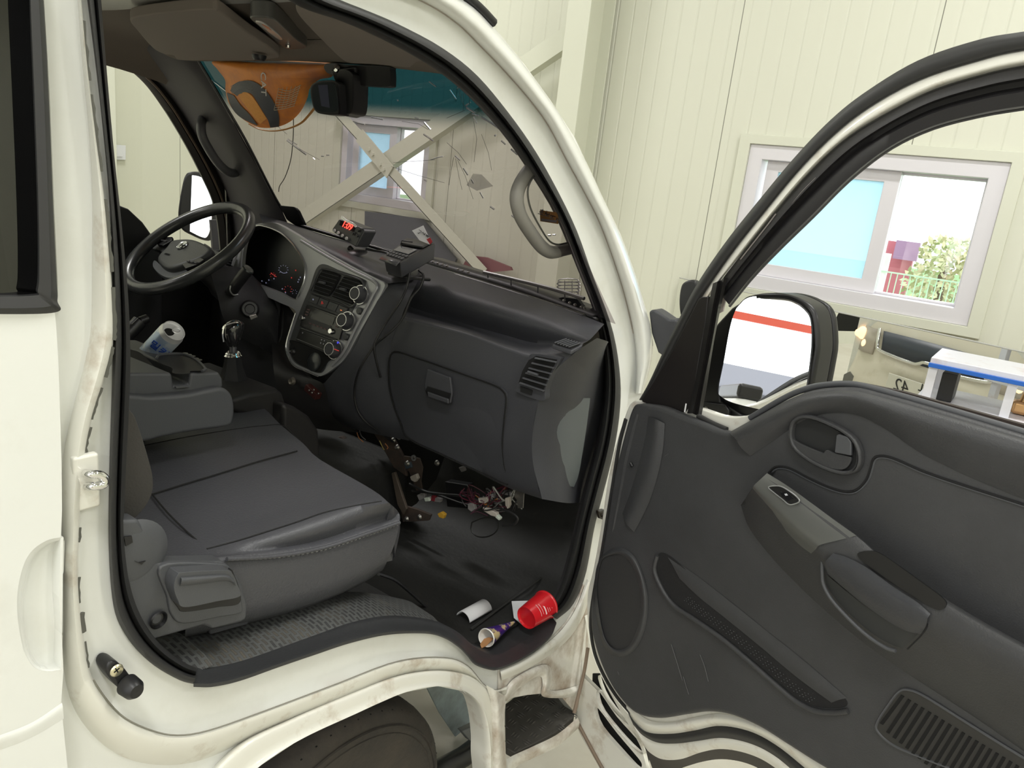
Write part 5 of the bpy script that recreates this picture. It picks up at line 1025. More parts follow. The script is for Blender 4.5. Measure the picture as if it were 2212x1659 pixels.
tube('wire', yb('890,1060 940,1068 1000,1088 1040,1095', 1.57), .003, WC_[0], ha, n=30, k=6)
for i in range(22):
    x = random.uniform(1005, 1105); y = random.uniform(1050, 1080)
    p_ = [(x + random.uniform(-28, 28), y + random.uniform(-12, 38)) for _ in range(5)]
    tube('wire', [P(a, b, 'y', random.uniform(1.5, 1.56)) for a, b in p_], random.choice((.0012, .0016, .002)), random.choice(WC_[:1] * 3 + WC_[1:3] * 2 + WC_[3:]), ha, n=20, k=5)
tube('wire', yb('1080,1098 1105,1108 1118,1120 1110,1132 1085,1135', 1.5), .0035, WC_[0], ha, n=30, k=6)
tube('wire', yb('1020,1128 1018,1145 1030,1158 1050,1160 1068,1152 1076,1138 1070,1122 1045,1118 1020,1128', 1.52), .002, WC_[0], ha, n=50, k=5)
for s, m_, y in (('1032,1076 1050,1074 1056,1082 1048,1088 1034,1086', 'plug_cream', 1.51), ('1042,1096 1056,1100 1072,1108 1074,1118 1060,1114 1044,1104', 'plug_cream', 1.5), ('1072,1112 1080,1120 1078,1125 1069,1118', 'plug_clear', 1.5), ('1090,1076 1098,1074 1100,1092 1096,1100 1091,1092', 'plug_cream', 1.5), ('1054,1068 1064,1066 1066,1076 1057,1078', 'plug_grey', 1.52), ('1080,1060 1104,1062 1104,1072 1084,1068', 'plug_grey', 1.52), ('1010,1088 1022,1086 1026,1100 1018,1106 1010,1100', 'plug_grey', 1.52), ('900,1070 915,1062 918,1076 905,1082', 'plug_grey', 1.57), ('915,1076 926,1074 928,1083 918,1084', 'plug_clear', 1.565), ('936,1074 952,1078 950,1086 936,1084', 'plug_grey', 1.57), ('932,1070 940,1070 938,1084 930,1082', 'plug_red', 1.568), ('944,1110 952,1106 960,1112 957,1121 948,1118', 'plug_amber', 1.5), ('783,925 797,923 802,930 792,934 784,932', 'plug_blue', 1.56), ('813,921 832,926 834,931 822,929', 'plug_cream', 1.55), ('885,1030 898,1024 902,1034 896,1042 888,1038', 'plug_cream', 1.56), ('990,1010 1000,1008 1003,1018 996,1020', 'plug_grey', 1.6), ('872,1000 886,998 890,1010 876,1014', 'plug_dark', 1.575)):
    cc = {'plug_cream': (.42, .38, .34), 'plug_clear': (.5, .55, .48), 'plug_grey': (.22, .21, .21), 'plug_red': (.2, .02, .03), 'plug_amber': (.5, .28, .03), 'plug_blue': (.03, .10, .35), 'plug_dark': (.05, .07, .09)}[m_]
    slab('wire_plug', yb(s, y), (0, .012, 0), M(m_, cc, .45), ha, bevel=.002)
tube('wire', yb('770,930 775,945 785,955', 1.57), .0015, WC_[5], ha, n=10, k=4); tube('wire', yb('776,928 781,942 790,950', 1.57), .0015, WC_[3], ha, n=10, k=4)
tube('wire', yb('820,952 826,965 830,972', 1.57), .0015, M('wire_yellow', (.4, .3, .05), .5), ha, n=10, k=4); tube('wire', yb('832,958 838,966 836,970', 1.57), .0015, WC_[5], ha, n=10, k=4)
# reflections in the lower windscreen, built as solid things beyond the glass
tag(slab('red_reflection_sheet', T('y', 4.08, '1012,552 1050,556 1102,577 1105,584 1060,588 1062,640 990,640 990,590'), (0, .02, 0), M('dull_red_reflection', (.27, .12, .13), .6)), 'dull red sheet below the braces, standing in for a windscreen reflection', 'board')
cg = tag(empty('wire_cage_reflection', P(1228, 620, 'y', 1.95)), 'small wire hoops at the windscreen base, a reflection built as a solid shape', 'reflection')  # hoops and bars model a wire shape reflected in the glass
for i in range(5):
    cy_ = 606 + i * 7; rr = 22 + (3 if 0 < i < 4 else 0)
    tube('cage_reflection_hoop', [P(1228 + math.cos(q) * rr, cy_ + math.sin(q) * 4, 'y', 1.95) for q in [j * .2618 for j in range(24)]], .0016, M('wire_reflection_bright', (.6, .6, .6), .3, metal=.7), cg, closed=True, k=5)
for a in (-22, -8, 8, 22): tube('cage_reflection_bar', [P(1228 + a, 606, 'y', 1.948), P(1228 + a, 646, 'y', 1.948)], .0016, MC['wire_reflection_bright'], cg, k=5)
# ------------------------------------------------------------------ open passenger door
dr_ = empty('passenger_door', DH + V((0, 0, 1.0))); dr_.parent = TR; dr_.location = WL[dr_.name] - WL['truck']
def DT(s, off=0): return [DP(q[0], q[1], q[2] if len(q) > 2 else off) for q in (S(s) if isinstance(s, str) else s)]
trim_ = '1362,884 1378,873 1400,874 1432,880 1470,896 1520,915 1556,930 1578,932 1600,920 1640,896 1690,868 1735,848 1780,839 1840,838 1900,852 2000,880 2212,944 2450,1020 2560,1052 2600,1100 2620,1300 2640,1600 2640,1900 2560,2060 2400,2100 2200,1960 2000,1790 1900,1722 1790,1668 1700,1612 1640,1574 1580,1548 1530,1540 1480,1546 1420,1554 1370,1542 1330,1500 1302,1450 1284,1400 1274,1350 1276,1290 1290,1230 1306,1140 1322,1040 1340,960'
slab('door_trim_panel', cr(DT(trim_, 0), 260, True), -DN * .03, PLAS2, dr_, bevel=.012, seg=4)
shell_ = '1352,892 1366,868 1392,866 1500,880 1600,900 1800,845 2212,950 2600,1060 2660,1300 2680,1900 2600,2100 2420,2130 2200,1990 2000,1815 1880,1735 1800,1690 1740,1640 1670,1590 1610,1560 1560,1548 1500,1556 1440,1566 1392,1560 1356,1536 1320,1492 1293,1438 1272,1370 1268,1290 1282,1225 1298,1135 1312,1040 1330,960'
slab('door_shell', cr(DT(shell_, -.030), 220, True), -DN * .02, WMID, dr_, bevel=.004)
tube('door_edge_seal', cr(DT('1352,905 1338,960 1325,1040 1312,1120 1300,1195 1285,1270 1276,1340 1282,1400 1300,1450 1330,1502 1362,1540', -.028), 60), .005, RUB, dr_, k=6)
# lower door edge: white flange, rubber, white arch lip, inner arch
lo1 = S('1352,1520 1368,1532 1402,1556 1450,1560 1500,1550 1555,1542 1620,1558 1690,1592 1760,1640 1830,1692 1950,1770 2150,1905 2420,2110')
lo2 = S('1354,1534 1372,1560 1400,1582 1450,1585 1500,1578 1555,1568 1620,1580 1680,1612 1750,1668 1820,1722 1940,1800 2135,1935 2400,2135')
lo3 = S('1368,1566 1388,1588 1420,1604 1462,1606 1510,1600 1560,1594 1620,1606 1675,1634 1740,1688 1810,1740 1930,1820 2125,1955 2390,2155')
lo4 = S('1392,1612 1404,1626 1430,1640 1470,1640 1515,1625 1560,1618 1615,1628 1665,1652 1725,1702 1800,1760 1920,1840 2115,1975 2380,2175')
loft('door_bottom_flange', [DT(lo1, -.026), DT(lerp2(lo1, lo2, .5), -.020), DT(lo2, -.034)], WMID, dr_, n=70, m=3, ang=80)
loft('door_bottom_rubber', [DT(lo2, -.036), DT(lerp2(lo2, lo3, .5), -.030), DT(lo3, -.044)], RUB, dr_, n=70, m=3, ang=80)
loft('door_arch_lip', [DT(lo3, -.046), DT(lerp2(lo3, lo4, .5), -.042), DT(lo4, -.052)], WMID, dr_, n=70, m=2, ang=80)
lo5 = S('1420,1690 1440,1672 1470,1660 1515,1646 1560,1640 1610,1648 1655,1670 1715,1720 1790,1780 1850,1820 1910,1860 2105,1995 2370,2195')
loft('arch_inner', [DT(lo4, -.053), DT(lo5, -.09)], M('arch_inner_dark', (.05, .045, .04), .7), dr_, n=70, ang=80)
# lower front corner of the door with step vents (white, louvred)
lv_ = '1262,1330 1276,1400 1300,1462 1336,1530 1372,1590 1392,1640 1400,1720 1330,1720 1290,1650 1244,1560 1254,1480 1258,1400'
vent_h = ['1292,1466 1300,1462 1330,1510 1372,1560 1392,1586 1396,1596 1386,1598 1350,1560 1310,1510', '1288,1500 1296,1496 1330,1545 1370,1590 1388,1612 1392,1624 1382,1628 1345,1592 1300,1536', '1284,1534 1292,1530 1330,1580 1368,1625 1384,1645 1386,1656 1376,1660 1340,1622 1296,1570']
slab('vented_corner', cr(DT(lv_, -.06), 70, True), -DN * .012, WMID, dr_, holes=[cr(DT(v_, -.06), 26, True) for v_ in vent_h], bevel=.002)
slab('vent_backing', DT('1280,1455 1300,1455 1400,1580 1400,1670 1370,1670 1278,1540', -.085), -DN * .004, DARK, dr_)
tube('corner_rust_edge', DT('1246,1558 1290,1640 1332,1712', -.056), .005, M('grimy_edge', (.2, .15, .11), .8), dr_, n=20, k=6)
# speaker
spk = DT('1300,1215 1318,1200 1342,1198 1362,1215 1378,1250 1386,1300 1380,1350 1364,1388 1345,1402 1325,1398 1308,1375 1298,1330 1292,1270', .0)
slab('speaker_grille', [v + DN * .003 for v in cr(spk, 60, True)], -DN * .003, M('speaker_mesh', (.03, .03, .032), .5, bump=1.2, bscale=900), dr_, bevel=.001)
loft('speaker_surround', [DT('1292,1215 1316,1188 1345,1184 1372,1204 1392,1250 1400,1300 1394,1356 1374,1400 1348,1418 1320,1414 1300,1385 1288,1330 1284,1265', .001), DT('1297,1214 1317,1196 1344,1193 1367,1210 1385,1250 1392,1300 1386,1353 1368,1393 1346,1409 1323,1404 1305,1378 1295,1330 1289,1268', .009), [v + DN * .003 for v in spk]], PLAS2, dr_, n=70, closed=True, m=3, ang=80)
# recess at the hinge end
loft('hinge_end_recess', [DT('1375,895 1362,940 1350,990 1338,1060 1322,1150', .002), DT('1392,895 1384,940 1372,990 1355,1060 1338,1120', -.004), DT('1402,900 1395,945 1382,1000 1364,1060 1345,1110', .001), DT('1416,905 1412,950 1400,1005 1378,1070 1352,1130', .010), DT('1436,915 1432,970 1420,1030 1400,1090 1370,1150', .002)], PLAS2, dr_, n=30, m=4, ang=80)
tube('trim_clip', DT('1362,1000 1366,1008', .003), .004, BLACKP, dr_, k=8)
# belt line roll
loft('belt_roll', [DT('1575,934 1640,898 1690,870 1735,850 1780,841 1840,840 1900,853 2000,882 2212,946 2560,1054', -.012), DT('1580,940 1642,905 1692,878 1737,858 1782,849 1840,848 1900,862 2000,892 2212,956 2560,1064', .008), DT('1590,950 1650,917 1700,889 1745,869 1786,860 1840,860 1900,877 2000,915 2212,985 2560,1094', .018), DT('1600,966 1658,934 1708,906 1752,886 1792,877 1845,879 1908,902 2005,952 2212,1032 2560,1150', .012), DT('1620,985 1670,952 1714,922 1758,900 1798,892 1852,897 1915,928 2010,990 2212,1078 2560,1200', .001)], PLAS2, dr_, n=80, m=4, ang=80)
tube('window_channel', DT('1620,903 1690,862 1735,842 1780,832 1840,830 1900,843 2000,871 2212,934 2560,1040', -.022), .006, PLASL, dr_, n=80, k=8)
slab('window_slot', DT('1860,828 1950,846 2050,874 2212,918 2560,1010 2560,1040 2212,934 2000,871 1900,843 1860,836', -.032), -DN * .012, M('slot_brown', (.03, .02, .016), .7), dr_)
# insert outline grooves
GRV = M('groove', (.006, .006, .007), .8)
tube('insert_seam', DT('1660,1022 1672,1010 1690,1008 1712,1014 1750,1034 1790,1052 1826,1062 1850,1058 1870,1038 1880,1012 1886,992 1900,985 1930,990 2000,1020 2100,1054 2212,1090 2560,1205', .0015), .0022, GRV, dr_, n=150, k=6)
tube('insert_ridge', DT('1664,1025 1676,1014 1692,1012 1712,1018 1750,1038 1790,1056 1826,1066 1852,1062 1874,1041 1884,1016 1890,996 1902,989 1930,994 2000,1024 2100,1058 2212,1094 2560,1209', .001), .0016, PLASL, dr_, n=150, k=6)
# inner release handle
hr = '1712,905 1728,897 1750,898 1780,908 1815,925 1842,945 1856,970 1858,1000 1848,1020 1826,1028 1800,1024 1765,1010 1735,992 1712,972 1702,948 1703,922'
rh = slab('release_handle_rim', cr(DT(hr, .016), 80, True), -DN * .016, PLAS2, dr_, holes=[cr(DT('1716,912 1732,905 1752,907 1780,917 1812,933 1836,952 1846,974 1846,1000 1836,1014 1820,1018 1796,1013 1764,1000 1738,984 1718,966 1709,946 1710,926', .016), 70, True)], bevel=.005, seg=4)
slab('handle_cup', cr(DT('1714,910 1732,904 1752,906 1780,916 1812,932 1838,952 1848,974 1848,1002 1838,1016 1820,1020 1796,1015 1764,1002 1736,986 1716,968 1708,946 1708,926', .002), 70, True), -DN * .002, M('cup_shadow', (.016, .017, .018), .6), dr_)
slab('release_lever', cr(DT('1706,945 1722,955 1745,966 1770,976 1778,978 1786,972 1800,978 1830,985 1838,990 1834,1004 1822,1014 1804,1014 1780,1006 1745,988 1722,972 1709,958', .012), 80, True), -DN * .006, PLAS2, dr_, bevel=.003, seg=3)
slab('lock_tab', DT('1806,940 1812,938 1830,944 1838,955 1838,985 1802,978', .015), -DN * .007, PLASL, dr_, bevel=.002)
# armrest
A = S('1656,1023 1700,1050 1760,1093 1850,1158 1900,1200 2000,1268 2100,1330 2212,1392 2600,1600')
B = S('1628,1050 1668,1085 1720,1132 1772,1178 1840,1228 1930,1288 2030,1345 2212,1440 2600,1640')
Cc = S('1618,1066 1655,1108 1705,1158 1752,1200 1815,1262 1905,1330 2010,1396 2180,1500 2560,1740')
D = S('1600,1090 1618,1140 1660,1196 1710,1250 1775,1312 1870,1392 1980,1468 2150,1580 2500,1830')
arm = loft('armrest', [DT(A, .0), DT(A, .052), DT(lerp2(A, B, .5), .062), DT(B, .066), DT(lerp2(B, Cc, .5), .062), DT(Cc, .048), DT(lerp2(Cc, D, .6), .022), DT(D, .0)], PLAS2, dr_, n=90, m=2, ang=60)
slab('armrest_end', DT('1656,1023 1628,1050 1616,1068 1600,1092 1612,1070 1625,1045', .03), -DN * .03, PLAS2, dr_)
loft('armrest_nose', [DT('1656,1023 1628,1050 1618,1066 1600,1090', 0), [DP(a, b, o) for a, b, o in ((1656, 1023, .052), (1628, 1050, .066), (1618, 1066, .048), (1600, 1090, .0))]], PLAS2, dr_, n=12)
A2, B2, C2 = S('1657,1022 1700,1049 1760,1092 1806,1126 1850,1157'), S('1629,1048 1668,1083 1708,1120 1742,1150 1772,1177'), S('1622,1062 1658,1104 1695,1144 1726,1176 1752,1196')
loft('switch_trim', [DT(A2, .0545), DT(lerp2(A2, B2, .5), .0645), DT(B2, .0690), DT(lerp2(B2, C2, .5), .065), DT(C2, .051)], SILVD, dr_, n=50, m=4, ang=80)
sq = DT('1660,1052 1684,1050 1704,1060 1722,1074 1726,1084 1706,1090 1690,1078 1672,1064', .0690)
wsb = slab('window_switch', sq, -DN * .004, BLACKP, dr_, bevel=.001)
tube('switch_rim', sq, .0012, M('switch_rim', (.4, .41, .42), .3, metal=.5), dr_, n=50, closed=True, k=5)
slab('switch_rocker', DT('1684,1062 1700,1064 1718,1078 1702,1084 1690,1074', .0715), -DN * .003, M('rocker_gloss', (.01, .01, .012), .12), dr_, bevel=.001)
slab('switch_symbol', DT('1694,1067 1699,1066 1702,1070 1697,1071', .0720), -DN * .0004, M('symbol_white', (.6, .62, .65), .5), dr_)
slab('pull_slot', cr(DT('1852,1196 1880,1190 1905,1198 1960,1236 2010,1272 2036,1292 2044,1306 2030,1318 2000,1306 1950,1275 1900,1242 1865,1215', .0655), 60, True), -DN * .003, BLACKP, dr_)
PG = M('grip_plastic', (.045, .047, .054), .38, bump=.25, bscale=300)
loft('pull_grip', [DT('1800,1195 1830,1204 1875,1228 1930,1268 1980,1300 2010,1326', .070), DT('1790,1205 1822,1220 1870,1252 1925,1290 1975,1318 2004,1336', .074), DT('1782,1218 1815,1244 1865,1282 1920,1318 1970,1345 2000,1352', .070), DT('1788,1240 1820,1268 1865,1305 1915,1340 1955,1362 1990,1370', .056)], PG, dr_, n=50, m=4, ang=80)
loft('grip_recess', [DT('1786,1242 1820,1270 1865,1306 1915,1340 1955,1362 1985,1368', .054), DT('1784,1262 1808,1298 1850,1340 1890,1372 1925,1392 1950,1400', .046)], M('recess_dark', (.028, .03, .031), .55), dr_, n=40, m=3, ang=80)
tube('recess_lip', DT('1776,1200 1776,1240 1780,1266 1800,1300 1842,1345 1880,1378 1915,1400 1935,1406', .050), .0035, PLASL, dr_, n=50, k=8)
tube('armrest_joint', DT('2006,1326 2004,1350 1990,1372 1960,1402', .064), .0012, GRV, dr_, n=20, k=5)
# map pocket
pk = '1422,1198 1436,1196 1460,1212 1500,1246 1560,1296 1640,1360 1720,1424 1790,1480 1826,1512 1826,1526 1800,1530 1760,1526 1722,1508 1680,1474 1620,1422 1560,1372 1500,1332 1458,1304 1432,1268 1418,1228'
slab('map_pocket', cr(DT(pk, .002), 110, True), -DN * .003, M('pocket_dark', (.009, .009, .010), .8, bump=.6, bscale=300), dr_, bevel=.001)
tube('pocket_lip', DT('1420,1200 1414,1232 1430,1272 1456,1308 1500,1338 1560,1380 1620,1430 1680,1483 1722,1517 1762,1536 1802,1540 1832,1536', .004), .0055, PLAS2, dr_, n=120, k=8)
loft('pocket_face', [DT('1440,1200 1500,1240 1580,1302 1660,1366 1740,1430 1830,1508', .001), DT('1450,1216 1500,1262 1570,1318 1650,1384 1730,1448 1812,1512', .005), DT('1468,1250 1510,1290 1560,1330 1640,1395 1720,1462 1796,1518', .0035)], PLAS2, dr_, n=60, m=3, ang=80)
vs = []; fs = []
pa = cr(DT('1478,1290 1520,1326 1580,1370 1640,1420 1700,1474 1760,1520', .0032), 46)
for i, p_ in enumerate(pa[1:-1]):
    for r_ in (-1, 0, 1):
        c_ = p_ + V((0, 0, 1)) * (.006 * r_ + (i % 2) * .003) + DU * .004 * r_; b_ = len(vs); e = .0012
        vs += [c_ - DU * e, c_ + V((0, 0, e)), c_ + DU * e, c_ - V((0, 0, e)), c_ + DN * .0012]; fs += [(b_, b_ + 1, b_ + 4), (b_ + 1, b_ + 2, b_ + 4), (b_ + 2, b_ + 3, b_ + 4), (b_ + 3, b_, b_ + 4)]
mesh('pocket_studs', vs, fs, PLASL, dr_, smooth=False)
# lower slotted grille
go = DT('1942,1494 1966,1491 2000,1506 2080,1556 2160,1606 2260,1668 2360,1740 2350,1780 2300,1790 2200,1740 2100,1680 2000,1640 1930,1610 1896,1580 1895,1560 1915,1528', .003)
slab('vent_plate', cr(go, 80, True), -DN * .004, M('vent_plate', (.028, .027, .025), .55), dr_, bevel=.002)
tube('vent_outline', cr(go, 100, True), .0022, PLASL, dr_, closed=True, k=6)
for i in range(22):
    a_ = (1946 + 14.6 * i, 1501 + 8.9 * i); b_ = (1900 + 13.6 * i, 1562 + (12.6 * i if i < 1 else 8 + 11.2 * i))
    slab('vent_slot', DT([a_, (a_[0] + 7, a_[1] + 4), (b_[0] + 7, b_[1] + 4), b_], .0045), -DN * .002, DARK, dr_)
# scuffs on the trim
for s in ('1450,1392 1462,1430 1474,1470', '1476,1462 1484,1488 1488,1500', '1512,1414 1522,1440 1530,1472', '1436,986 1444,980', '1334,1450 1337,1458'):
    tube('scuff_mark', DT(s, .001), .0009, M('scuff_grey', (.09, .09, .09), .8), dr_, k=4, n=8)
# upper frame: black outer seal, white band, dark inner channel
f0 = S('2760,1060 2900,700 2930,300 2860,70 2700,20 2450,32 2212,68 2113,86 1982,131 1869,199 1794,259 1718,338 1643,428 1568,522 1504,616 1470,682 1436,752 1402,826 1378,868')
f1 = S('2730,1060 2868,700 2895,310 2825,108 2700,62 2450,74 2212,109 2120,130 1990,172 1885,228 1806,288 1730,364 1652,458 1578,552 1514,646 1478,712 1444,776 1410,838 1384,872')
f2 = S('2705,1060 2840,700 2862,330 2795,140 2700,95 2450,106 2212,141 2113,163 2010,196 1915,244 1831,296 1756,364 1681,449 1606,543 1540,628 1504,690 1462,756 1424,832 1396,874')
f3 = S('2640,1060 2770,700 2780,400 2750,250 2700,190 2450,200 2212,233 2113,250 2010,278 1920,322 1835,388 1757,466 1681,540 1624,600 1580,656 1552,700 1538,760 1532,830 1528,880')
f2[0:0] = []; 
loft('frame_outer_seal', [DT(f0, -.055), DT(lerp2(f0, f1, .3), -.038), DT(lerp2(f0, f1, .8), -.040), DT(f1, -.052)], RUB, dr_, n=100, m=3, ang=80)
loft('frame_white_band', [DT(f1, -.050), DT(lerp2(f1, f2, .25), -.034), DT(lerp2(f1, f2, .7), -.028), DT(f2, -.040)], WMID, dr_, n=100, m=3, ang=80)
g2 = f2[:14] + [(1545, 622)]; g3 = f3[:14] + [(1576, 660)]
DKF = M('window_channel_dark', (.017, .016, .017), .45, bump=.1)
loft('frame_inner_channel', [DT(g2, -.042), DT(lerp2(g2, g3, .12), -.030), DT(lerp2(g2, g3, .3), -.028), DT(lerp2(g2, g3, .36), -.048), DT(lerp2(g2, g3, .5), -.050), DT(lerp2(g2, g3, .62), -.036), DT(lerp2(g2, g3, .95), -.040), DT(g3, -.055), DT(g3, -.075)], DKF, dr_, n=100, ang=60)
tube('channel_edge', DT([(a, b + 2) for a, b in g3], -.072), .003, PLASL, dr_, n=80, k=6)
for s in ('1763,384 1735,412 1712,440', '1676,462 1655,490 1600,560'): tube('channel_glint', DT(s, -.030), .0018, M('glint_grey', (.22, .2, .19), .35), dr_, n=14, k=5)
# quarter triangle and divider bar
slab('quarter_sail_panel', DT('1508,646 1516,641 1530,640 1524,700 1508,790 1496,866 1478,892 1455,886 1425,878 1397,872 1386,868 1385,862 1410,826 1444,770 1480,702', -.026), -DN * .02, M('sail_black', (.012, .010, .010), .42), dr_, bevel=.006, seg=3)
loft('divider_bar', [DT('1540,612 1530,660 1516,740 1500,830 1484,893', -.022), DT('1550,608 1540,660 1526,740 1510,830 1496,893', -.014), DT('1556,606 1546,660 1532,740 1516,830 1502,896', -.024), DT('1564,600 1552,660 1538,740 1520,830 1508,898', -.016), DT('1572,600 1558,660 1542,740 1526,840 1514,905', -.03)], M('divider_black', (.014, .013, .013), .4), dr_, n=30, ang=80)
tube('divider_clip', DT('1482,872 1479,890', -.012), .0016, WHT, dr_, k=5)
slab('run_channel', DT('1558,612 1572,600 1567,645 1562,672 1548,680 1540,672 1545,640', -.05), -DN * .004, M('channel_film', (.45, .40, .38), .3), dr_, bevel=.001)
# lower seal along the window sill ahead of the roll
tube('sill_seal', DT('1508,898 1540,915 1570,928', -.02), .006, RUB, dr_, n=14, k=8)
# check strap
ck = empty('door_check_strap', P(1300, 1110, BS, -.02)); ck.parent = TR; ck.location = WL[ck.name] - WL['truck']
slab('strap_boss', T(BS, -.018, '1286,1101 1298,1098 1313,1104 1318,1118 1306,1124 1290,1118'), (.01, 0, 0), M('greasy_black', (.02, .015, .01), .35), ck, bevel=.003)
tube('strap_arm', [P(1300, 1112, BS, -.01), P(1322, 1122, BS, .02), P(1345, 1135, BS, .05)], .006, MC['greasy_black'], ck, k=8)
# door mirror
pm = empty('passenger_mirror', DP(1660, 780, -.18)); pm.parent = TR; pm.location = WL[pm.name] - WL['truck']
mo1 = '1549,837 1554,800 1560,774 1576,701 1584,676 1600,652 1625,637 1667,632 1700,636 1728,646 1752,662 1764,690 1768,747 1762,790 1755,828 1748,862 1735,890 1718,905 1690,908 1650,910 1600,900 1565,886 1550,866'
H_ = cr(DT(mo1, -.16), 90, True)
slab('mirror_housing', H_, -DN * .06, BLACKP, pm, holes=[cr(DT('1559,837 1571,779 1583,716 1594,678 1609,656 1630,647 1685,647 1712,653 1735,669 1748,692 1750,747 1742,819 1735,853 1722,880 1700,892 1667,884 1594,866 1567,852', -.16), 80, True)], bevel=.010, seg=4)
mgn = V((.235, -.96, .138)).normalized(); mgp = DP(1660, 770, -.172)
slab('mirror_face', cr([pl(a, b, mgp, mgn) for a, b in S('1552,842 1564,779 1576,712 1588,672 1605,650 1630,640 1685,640 1716,647 1742,664 1755,690 1757,747 1749,822 1742,858 1725,888 1700,898 1667,890 1590,872 1560,858')], 80, True), -mgn * .004, MIR, pm, smooth=False)
slab('mirror_back', cr([v - DN * .062 for v in DT(mo1, -.16)], 60, True), -DN * .02, BLACKP, pm, bevel=.008)
slab('mirror_arm', DT('1516,800 1530,740 1548,700 1580,665 1620,640 1590,672 1578,712 1564,780 1552,838 1556,868 1600,896 1660,905 1642,914 1560,906 1512,892', -.15), -DN * .05, BLACKP, pm, bevel=.012, seg=3)
slab('mirror_foot', DT('1512,868 1566,874 1574,886 1572,905 1512,897', -.135), -DN * .01, BLACKP, pm, bevel=.003)
lathe('foot_screw', [(0, .002), (.005, .002), (.006, 0)], DP(1525, 884, -.134), DN, STEEL, pm, k=16)
# small under-mirror at the far front corner
um = empty('nose_mirror', P(1440, 730, 'y', 2.05)); um.parent = TR; um.location = WL[um.name] - WL['truck']
slab('mirror_shell', cr(T('y', 2.05, '1470,620 1480,608 1496,605 1505,615 1504,660 1490,700 1472,690 1466,655'), 30, True), (0, .03, 0), BLACKP, um, bevel=.008, seg=3)
slab('mirror_bracket', T('y', 1.98, '1400,672 1412,668 1425,676 1445,690 1462,690 1460,720 1445,780 1420,762 1406,720'), (0, .06, 0), PLAS, um, bevel=.008)
# ------------------------------------------------------------------ front wheel, wheel housing, step and chassis
fw = empty('front_wheel', (-.26, .86, 0)); fw.parent = TR; fw.location = WL[fw.name] - WL['truck']
TY = M('tyre_rubber', (.028, .026, .024), .75, bump=.8, bscale=70, col2=(.06, .05, .04), vscale=8)
tyc = (-.19, .86, .345); R_ = .345
lathe('tyre', [(.20, -.085), (.24, -.098), (.30, -.10), (.325, -.09), (R_ - .006, -.075), (R_, -.05), (R_, .0), (R_, .05), (R_ - .006, .075), (.325, .09), (.30, .10), (.24, .098), (.20, .085)], tyc, (1, 0, 0), TY, fw, k=72)
vs = []
for i in range(72):
    q = 2 * math.pi * i / 72
    for x_ in (-.05, 0, .05):
        pass
for off_ in (-.028, .028): lathe('tread_groove', [(R_ + .0005, off_ - .004), (R_ + .0012, off_), (R_ + .0005, off_ + .004)], tyc, (1, 0, 0), DARK, fw, k=72)
for rr_ in (.306, .29): lathe('sidewall_ring', [(rr_, .0985), (rr_ + .002, .102), (rr_ + .004, .0985)], tyc, (1, 0, 0), TY, fw, k=72)
lathe('wheel_rim', [(0, .02), (.06, .03), (.08, .0), (.16, -.02), (.19, .06), (.205, .085)], tyc, (1, 0, 0), STEEL, fw, k=48)
vs = []; fs = []
for i in range(60):
    q = 2 * math.pi * i / 60; d_ = V((0, math.cos(q), math.sin(q))); t_ = V((0, -math.sin(q), math.cos(q)))
    for s_ in (-1, 1):
        c_ = V(tyc) + d_ * (R_ - .004); b_ = len(vs)
        x0_, x1_ = s_ * .036, s_ * .084
        vs += [c_ + V((x0_, 0, 0)) + t_ * .001 + d_ * .005, c_ + V((x0_, 0, 0)) + t_ * .004 + d_ * .005, c_ + V((x1_, 0, 0)) + t_ * .012 - d_ * .009, c_ + V((x1_, 0, 0)) + t_ * .008 - d_ * .009]; fs.append((b_, b_ + 1, b_ + 2, b_ + 3))
mesh('tread_sipes', vs, fs, DARK, fw, smooth=False)
GRY = M('blue_grey_primer', (.30, .37, .40), .6, col2=(.16, .18, .18), vscale=8)
slab('wheel_housing', [V((-.42, .3, .3)), V((-.42, 1.42, .3)), V((-.42, 1.42, .58)), V((-.42, 1.22, .62)), V((-.42, 1.0, .78)), V((-.42, .3, .9))], (-.02, 0, 0), GRY, TR)
loft('housing_liner', [[v + V((-.03, .0, .02)) for v in T(BS, -.06, archu[:6])], [V((-.42, v.y, v.z + .02)) for v in T(BS, -.06, archu[:6])]], M('liner_dark', (.012, .012, .012), .8), TR, n=60)
slab('inner_arch_plate', T('x', -.40, '915,1470 1060,1485 1064,1600 1010,1645 985,1592 950,1540'), (-.006, 0, 0), GRY, TR)
fbox('chassis_rail', (-.50, .2, .40), (.1, 0, 0), (0, 1.4, 0), (0, 0, .09), BLACKP, TR, bevel=.01)
tube('stabiliser_bar', [P(880, 1700, 'x', -.3), P(1000, 1635, 'x', -.3), P(1060, 1590, 'x', -.3)], .03, BLACKP, TR, k=12)
slab('support_bracket', T('x', -.28, '998,1580 1040,1560 1060,1580 1060,1600 1015,1600'), (-.02, 0, 0), M('bracket_grey', (.12, .13, .14), .5), TR, bevel=.003)
